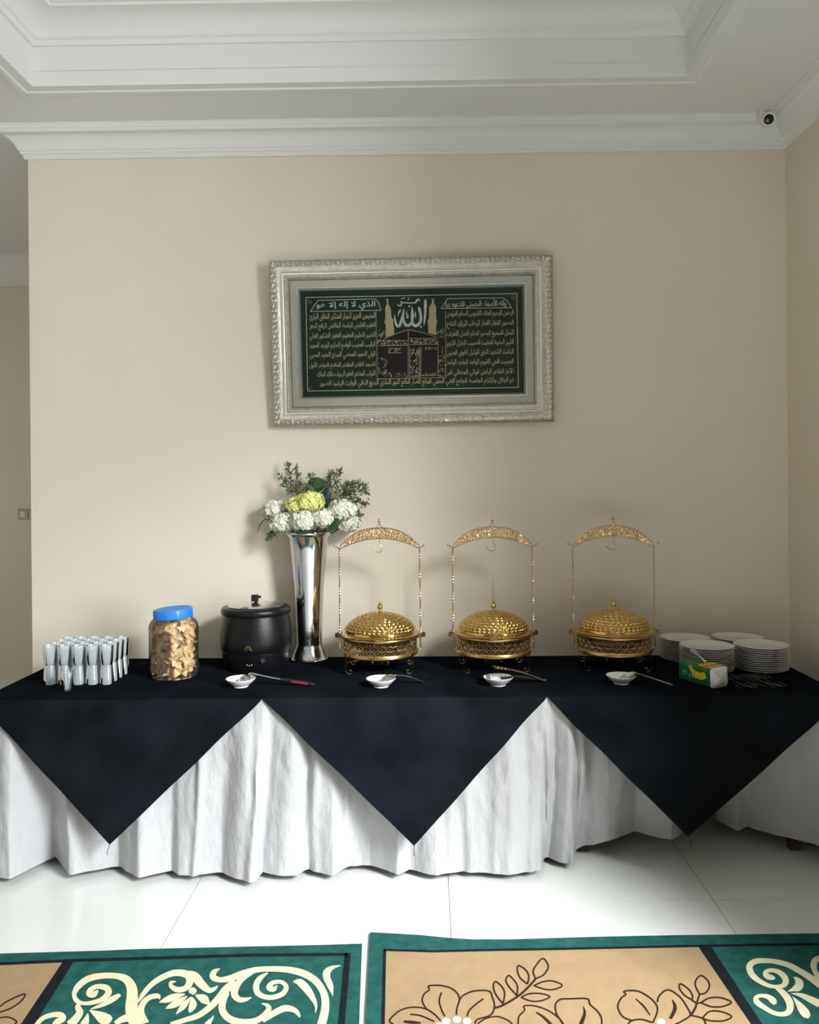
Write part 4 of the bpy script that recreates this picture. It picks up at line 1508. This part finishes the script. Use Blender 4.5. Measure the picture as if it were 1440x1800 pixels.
# ================================================================ CEILING CAMERA, SWITCH
p = PZ(1350, 196, ZS)
t = thing('security_camera', 'white turret security camera under the ceiling in the right corner', 'camera', p)
mk('mount', G().lathe([(0, 0), (.050, 0), (.052, -.004), (.051, -.024), (.046, -.034), (.030, -.040), (0, -.042)], 40), M_ivory, t)
aim = (Vector((-.7, 1.2, 1.55)) - p)
aim = Vector((-.16, -.93, -.42)).normalized()
rot = aim.to_track_quat('Z', 'Y').to_matrix().to_4x4()
bc = Vector((-.012, -.020, -.046))
mk('ball', G().sph(bc, .036, 24, 16), M_ivory, t)
mk('lens_hood', G().lathe([(.0, .018), (.028, .020), (.0315, .024), (.032, .036), (.030, .0385), (.0235, .0375), (0, .036)], 32).xf(Matrix.Translation(bc) @ rot), M_ivory, t)
mk('lens', G().lathe([(.0235, .0372), (.021, .0400), (.011, .0415), (0, .042)], 32).xf(Matrix.Translation(bc) @ rot), M_lens, t)
mk('slot_mark', G().box((-.022, -.046, -.016), (.030, .006, .004), Matrix.Rotation(R(-25), 3, 'Z')), M_switch, t, smooth=False)

p = PY(41, 904, FY)
t = thing('light_switch', 'square wall switch on the far wall beyond the left opening', 'switch', p)
mk('plate', G().add([(-.043, 0, -.043), (.043, 0, -.043), (.043, 0, .043), (-.043, 0, .043), (-.039, -.009, -.039), (.039, -.009, -.039), (.039, -.009, .039), (-.039, -.009, .039)],
                    [(0, 1, 5, 4), (1, 2, 6, 5), (2, 3, 7, 6), (3, 0, 4, 7), (4, 5, 6, 7)]), M_switch, t, smooth=False)
mk('rocker', G().box((0, -.010, 0), (.036, .006, .044), Matrix.Rotation(R(4), 3, 'X')), M_ivory, t, smooth=False)

# ================================================================ RUGS
RZ = 0.009


def rug_poly(pts, z, g=None, th=0.0):
    g = g or G()
    return g.poly([(p_.x, p_.y, z) for p_ in pts], th)


def F(x, y):
    return PZ(x, y, RZ)


MIRROR_Y = PZ(700, 1803, RZ).y


RUG_N = [0]


def rug_strokes(name, strokes, m, parent, z, default=2.6):
    """each stroke is a part of its own; the pattern repeats mirrored beyond the part in view"""
    for s in strokes:
        RUG_N[0] += 1
        zz = z + (RUG_N[0] % 40) * 1.2e-5
        pts = [(a[0], a[1], a[2] if len(a) > 2 else default) for a in s]
        L, Rr = stroke2d(pts, 5)
        n = len(L)
        w = [F(*p_) for p_ in L + Rr]
        vs = [(p_.x, p_.y, zz + (i % n) * 1.5e-6) for i, p_ in enumerate(w)]
        fs = [(i, n + i, n + i + 1, i + 1) for i in range(n - 1)]
        mk(name, G().add(vs, fs), m, parent, smooth=False)
        if min(v[1] for v in vs) > MIRROR_Y - .03:
            mk(name, G().add([(x, 2 * MIRROR_Y - y - .06, z_) for x, y, z_ in vs], [tuple(reversed(f)) for f in fs]), m, parent, smooth=False)


def c1(l):
    return [(a / 4, 1640 + b / 4, w / 4) for a, b, w in l]


def c2(l):
    return [(320 + a / 4, 1640 + b / 4, w / 4) for a, b, w in l]


def c3(l, w=11):
    return [(640 + a[0] / 4, 1620 + a[1] / 4, (a[2] if len(a) > 2 else w) / 4) for a in l]


def c4(l, w=12):
    return [(940 + a[0] / 4, 1640 + a[1] / 4, (a[2] if len(a) > 2 else w) / 4) for a in l]


def c5(l):
    return [(1240 + a / 7.2, 1640 + b / 7.2, w / 7.2) for a, b, w in l]


def ext(a, b, yend):
    """continue the floor line a->b to the plan depth yend"""
    return a + (b - a) * ((yend - a.y) / (b.y - a.y))


NEAR = 0.75
# left rug
A, B = F(636.5, 1658.5), F(631.5, 1800)
Cc, D = F(0, 1676), F(636.5, 1658.5)
left_far = D + (Cc - D) * 2.6
outer = [F(x, y) for x, y in ((636.5, 1658.5), (560, 1661), (420, 1664), (320, 1666.5), (250, 1668), (180, 1671), (90, 1673.5), (0, 1676))] + [left_far]
er = ext(A, B, NEAR)
el = Vector((left_far.x - .05, NEAR, RZ))
rl = mk('floor_rug', rug_poly([er] + outer + [el], RZ, th=.008), M_rugg, smooth=False)
tag(rl, 'green rug with large cream scrolls and tan panel, on the left', 'rug', 'patterned rugs')
i1, i2, i3 = F(611, 1678), F(600, 1800), F(0, 1694.5)
i3x = i1 + (i3 - i1) * 2.3
lw = 1.1
bt = [i1, F(450, 1679), F(131, 1688.5), i3, i3x]
g = G()
for a, b in zip(bt, bt[1:]):
    up_ = Vector((0, .009, 0))
    rug_poly([a + up_, b + up_, b - up_, a - up_], RZ + .0006, g)
e2 = ext(i1, i2, NEAR + .2)
g.poly([(i1.x - .010, i1.y + .009, RZ + .0006), (i1.x + .010, i1.y + .009, RZ + .0006), (e2.x + .010, e2.y, RZ + .0006), (e2.x - .010, e2.y, RZ + .0006)])
mk('border_line', g, M_rugd, rl, smooth=False)
ba, bb, bc_, bd = F(111, 1690), F(131, 1688.5), F(61, 1800), F(37, 1800)
bq, bz_ = ext(bb, bc_, NEAR + .5), ext(ba, bd, NEAR + .5)
mk('diagonal_band', rug_poly([ba, bb, bq, bz_], RZ + .0008), M_rugd, rl, smooth=False)
mk('tan_panel', rug_poly([ba + Vector((0, -.006, 0)), bz_, Vector((bz_.x - .9, bz_.y, RZ)), Vector((i3x.x, i3x.y - .01, RZ)), i3 + Vector((0, -.008, 0))], RZ + .0005), M_rugt, rl, smooth=False)
rug_strokes('cream_scroll', [
    c1([(690, 405, 10), (660, 432, 45), (625, 430, 40), (640, 398, 34), (690, 378, 34), (750, 390, 45), (762, 425, 45), (720, 468, 35), (650, 492, 30), (585, 497, 25), (540, 478, 34), (522, 435, 32), (548, 380, 42), (620, 325, 45), (720, 303, 42), (820, 305, 42), (890, 330, 58), (925, 385, 72), (930, 450, 80), (925, 520, 88), (935, 580, 95), (965, 650, 105)]),
    c1([(560, 495, 20), (548, 525, 42), (562, 560, 48), (530, 610, 55), (490, 650, 60)]),
    c1([(640, 537, 8), (720, 507, 30), (790, 468, 42), (838, 440, 26), (846, 434, 4)]),
    c1([(630, 545, 6), (690, 580, 60), (735, 605, 85), (775, 602, 50), (790, 600, 6)]),
    c1([(618, 568, 6), (608, 610, 40), (590, 650, 60)]),
    c1([(250, 655, 30), (300, 603, 32), (370, 578, 35), (430, 580, 42), (442, 605, 42), (400, 628, 40), (370, 640, 10)]),
    c1([(970, 492, 6), (1000, 442, 30), (1060, 370, 36), (1140, 315, 40), (1230, 283, 45), (1315, 295, 52), (1335, 345, 50), (1305, 390, 40), (1250, 402, 40), (1208, 380, 32), (1202, 352, 25), (1238, 343, 6)]),
    c1([(1300, 282, 30), (1365, 305, 62), (1415, 360, 60), (1470, 405, 40), (1515, 390, 22), (1532, 370, 4)]),
    c1([(1010, 640, 80), (990, 560, 50), (1005, 500, 42), (1050, 457, 36), (1110, 445, 34), (1122, 468, 8)]),
    c1([(810, 640, 30), (860, 610, 45), (920, 600, 60), (1000, 640, 60)]),
    c1([(1300, 432, 8), (1225, 453, 48), (1165, 475, 38), (1120, 490, 4)]),
    c1([(1315, 447, 8), (1250, 492, 46), (1205, 515, 38), (1165, 533, 5)]),
    c1([(1340, 455, 8), (1295, 510, 42), (1255, 555, 20), (1238, 573, 4)]),
    c1([(1345, 452, 10), (1358, 500, 52), (1340, 545, 34), (1330, 560, 6)]),
    c1([(1375, 440, 10), (1430, 465, 62), (1458, 492, 35), (1464, 505, 6)]),
    c1([(1328, 420, 8), (1345, 412, 46), (1368, 410, 46), (1384, 410, 8)]),
    c2([(266, 254, 5), (228, 275, 35), (218, 312, 45), (270, 332, 38), (350, 318, 45), (420, 290, 45), (520, 262, 40), (640, 255, 38), (760, 263, 44), (860, 290, 50), (940, 340, 50), (990, 410, 50), (1008, 480, 54), (1003, 560, 58), (980, 650, 62)]),
    c2([(605, 282, 8), (550, 320, 36), (522, 370, 42), (530, 420, 42), (575, 450, 35), (640, 455, 35), (708, 430, 36), (733, 383, 34), (700, 348, 28), (640, 352, 30), (612, 385, 42), (645, 396, 38), (668, 372, 8)]),
    c2([(500, 285, 10), (425, 325, 36), (385, 372, 46), (368, 430, 50), (400, 470, 40), (450, 470, 28), (490, 455, 4)]),
    c2([(375, 345, 50), (310, 400, 55), (260, 460, 50), (190, 530, 44), (110, 585, 40), (20, 615, 34), (-80, 645, 30)]),
    c2([(330, 425, 10), (285, 500, 46), (290, 560, 50), (340, 610, 50), (430, 632, 48), (520, 620, 44), (580, 580, 40), (610, 540, 38), (600, 512, 28), (558, 498, 5)]),
    c2([(570, 625, 20), (640, 572, 42), (720, 533, 46), (790, 545, 36), (822, 580, 22), (826, 597, 4)]),
    c2([(783, 345, 10), (830, 350, 50), (880, 400, 55), (925, 470, 34), (943, 520, 18), (937, 566, 3)]),
    c2([(1118, 231, 4), (1060, 245, 25), (1020, 278, 50), (1020, 320, 50), (1045, 380, 40), (1060, 443, 5)]),
    c2([(175, 650, 44), (212, 603, 16), (222, 583, 3)])], M_rugc, rl, RZ + .0010)
rug_strokes('leaf_outline', [[(a / 4, 1640 + b / 4, 2.6) for a, b in s] for s in (
    [(-60, 560), (0, 558), (80, 530), (150, 480), (178, 432), (120, 450), (40, 490), (0, 520), (-60, 560)], [(-60, 625), (0, 600), (60, 595), (118, 625), (95, 650)])], M_rugo, rl, RZ + .0010)
# right rug
A, B = F(651, 1638.5), F(642.5, 1800)
topr = [F(x, y) for x, y in ((651, 1638.5), (672, 1639.5), (740, 1643.5), (790, 1648.5), (830, 1651), (900, 1651), (960, 1649), (1050, 1646.5), (1200, 1643.5), (1330, 1642), (1440, 1640.5))]
far_r = topr[3] + (topr[-1] - topr[3]) * 1.04
far_r.x = min(far_r.x, XR - .03)
er = ext(A, B, NEAR)
rr_ = mk('floor_rug', rug_poly(list(reversed([er] + topr + [far_r, Vector((far_r.x, NEAR, RZ))])), RZ, th=.008), M_rugg, smooth=False)
tag(rr_, 'green rug with large tan flower panel and cream scrolls, on the right', 'rug', 'patterned rugs')
k1, k2 = F(678, 1671.5), F(675.5, 1800)
k2e = ext(k1, k2, NEAR + .2)
tr1, tr2 = F(1228, 1664.5), F(1320, 1800)
tr2e = ext(tr1, tr2, NEAR + .9)
tr2e.x = min(tr2e.x, far_r.x - .25)
bl_, bm_ = F(1250, 1664), F(1340, 1800)
bm_e = ext(bl_, bm_, NEAR + .9)
bm_e.x = min(bm_e.x, far_r.x - .15)
mk('tan_panel', rug_poly(list(reversed([k1, F(760, 1673.5), F(850, 1671.5), F(1000, 1669), tr1, tr2e, Vector((k2e.x, k2e.y, RZ))])), RZ + .0005), M_rugt, rr_, smooth=False)
g = G()
bt = [F(675, 1670), F(760, 1672.5), F(850, 1670.5), F(1000, 1668), F(1250, 1662.5), F(1350, 1661), F(1440, 1660)]
for a, b in zip(bt, bt[1:]):
    up_ = Vector((0, .007, 0))
    rug_poly([a - up_, b - up_, b + up_, a + up_], RZ + .0007, g)
rug_poly([F(674, 1670), Vector((k2e.x - .011, k2e.y, RZ)), Vector((k2e.x + .001, k2e.y, RZ)), F(679, 1670)], RZ + .0007, g)
mk('border_line', g, M_rugd, rr_, smooth=False)
mk('diagonal_band', rug_poly([tr1, tr2e, bm_e, bl_], RZ + .0008), M_rugd, rr_, smooth=False)
o3 = [[(440, 620), (410, 560), (425, 510), (460, 482), (455, 455), (540, 452), (620, 475), (665, 520), (670, 560), (655, 610), (650, 660)],
      [(670, 560), (700, 520), (780, 490), (880, 492), (905, 540), (918, 600), (890, 660), (800, 690), (780, 720)],
      [(545, 500), (530, 560), (545, 620), (570, 670)], [(840, 545), (780, 590), (740, 630), (725, 670)],
      [(210, 725), (180, 697), (250, 630), (340, 605), (430, 615), (490, 650), (540, 700)], [(325, 655), (400, 665), (495, 705)], [(280, 706, 16), (340, 711, 22), (400, 716, 10)],
      [(920, 610, 14), (980, 590, 15), (1080, 530, 15), (1150, 470, 15), (1210, 402, 15)],
      [(1205, 402), (1190, 350), (1215, 305), (1255, 262), (1287, 290), (1295, 330), (1260, 380), (1210, 402)],
      [(1150, 442), (1100, 400), (1080, 350), (1088, 312), (1140, 345), (1160, 390), (1150, 442)],
      [(1078, 525), (1020, 460), (998, 415), (1020, 382), (1060, 420), (1080, 460), (1076, 525)],
      [(982, 585), (930, 520), (910, 460), (925, 425), (970, 460), (990, 510), (978, 580)],
      [(1195, 452), (1260, 425), (1330, 420), (1395, 452), (1330, 480), (1260, 475), (1195, 452)],
      [(1105, 535), (1160, 510), (1240, 508), (1308, 530), (1240, 560), (1170, 560), (1105, 535)],
      [(800, 720), (860, 682), (940, 670), (1010, 695), (1045, 725)],
      [(1085, 725), (1090, 670), (1130, 625), (1125, 596), (1200, 595), (1290, 625), (1370, 680), (1405, 725)], [(1210, 640, 10), (1260, 672, 18), (1315, 725, 22)]]
o4 = [[(155, 575), (145, 510), (180, 470), (250, 465), (370, 465), (390, 505), (440, 550), (470, 600), (472, 645)], [(150, 565), (200, 645)],
      [(343, 518, 6), (352, 570, 20), (325, 645, 30)],
      [(690, 620), (620, 590), (585, 520), (610, 460), (642, 435), (630, 412), (720, 410), (800, 450), (855, 505), (862, 560), (830, 635)],
      [(710, 465, 8), (770, 520, 14), (812, 582, 8)],
      [(862, 490), (880, 440), (940, 402), (1020, 450), (1070, 520), (1095, 580), (1040, 620), (990, 645)], [(968, 470, 6), (988, 530, 26), (955, 605, 22)],
      [(1100, 582, 18), (1130, 530, 16), (1145, 480, 14), (1163, 430, 12)],
      [(1160, 432), (1130, 370), (1140, 325), (1175, 302), (1220, 340), (1228, 385), (1200, 425), (1160, 432)],
      [(1110, 472), (1060, 445), (1020, 395), (1025, 360), (1080, 395), (1110, 440), (1108, 472)],
      [(1170, 492), (1230, 460), (1310, 458), (1384, 490), (1320, 520), (1240, 520), (1170, 492)],
      [(1180, 602), (1230, 555), (1310, 555), (1386, 590), (1330, 620), (1240, 620), (1180, 602)],
      [(1100, 470), (1140, 495), (1172, 492)], [(1095, 582), (1180, 602), (1205, 645)], [(655, 645), (690, 617), (760, 612), (825, 632)]]
rug_strokes('flower_outline', [c3(s) for s in o3] + [c4(s) for s in o4], M_rugo, rr_, RZ + .0010)
dots = [(640 + 578 / 4, 1620 + 703 / 4), (640 + 655 / 4, 1620 + 692 / 4), (640 + 725 / 4, 1620 + 703 / 4), (940 + 890 / 4, 1640 + 628 / 4), (640 + 530 / 4, 1620 + 735 / 4)]
for x, y in dots:
    mk('cream_dot', rug_poly([F(x + 7.5 * math.cos(2 * PI * k / 16), y - 6 * math.sin(2 * PI * k / 16)) for k in range(16)], RZ + .0012), M_rugc, rr_, smooth=False)
rug_strokes('cream_scroll', [
    c5([(885, 580, 20), (845, 570, 62), (790, 555, 70), (757, 520, 58), (785, 487, 52), (850, 477, 50), (930, 500, 62), (1000, 560, 76), (1018, 625, 80), (980, 672, 60), (900, 685, 45), (800, 670, 50), (680, 610, 62), (590, 530, 76), (558, 440, 80), (595, 382, 74), (680, 357, 66), (800, 357, 60), (900, 370, 62), (1050, 410, 68), (1200, 490, 74), (1330, 570, 80), (1460, 665, 95)]),
    c5([(870, 680, 30), (960, 742, 68), (1040, 830, 90), (1075, 920, 92), (1058, 1000, 80), (980, 1033, 58), (870, 1018, 54), (750, 950, 60), (660, 885, 72), (640, 830, 58), (700, 800, 46), (790, 812, 60), (860, 865, 82), (880, 910, 40)]),
    c5([(1043, 747, 6), (1110, 720, 50), (1170, 690, 110), (1190, 640, 105), (1150, 582, 46), (1112, 570, 4)]),
    c5([(1085, 770, 5), (1200, 790, 50), (1320, 840, 80), (1450, 905, 95)]),
    c5([(1103, 808, 5), (1170, 890, 60), (1235, 980, 108), (1288, 1050, 96), (1300, 1086, 18)]),
    c5([(1470, 310, 60), (1395, 350, 78), (1372, 420, 80), (1395, 500, 62), (1460, 590, 95)])], M_rugc, rr_, RZ + .0011)
print('crackers', cnt, 'XR', XR, 'XL', XL, 'ZC', ZC, 'CYB', CYB, 'vase', vb, 'kettle', k_.location, 'tile', gx, gy)
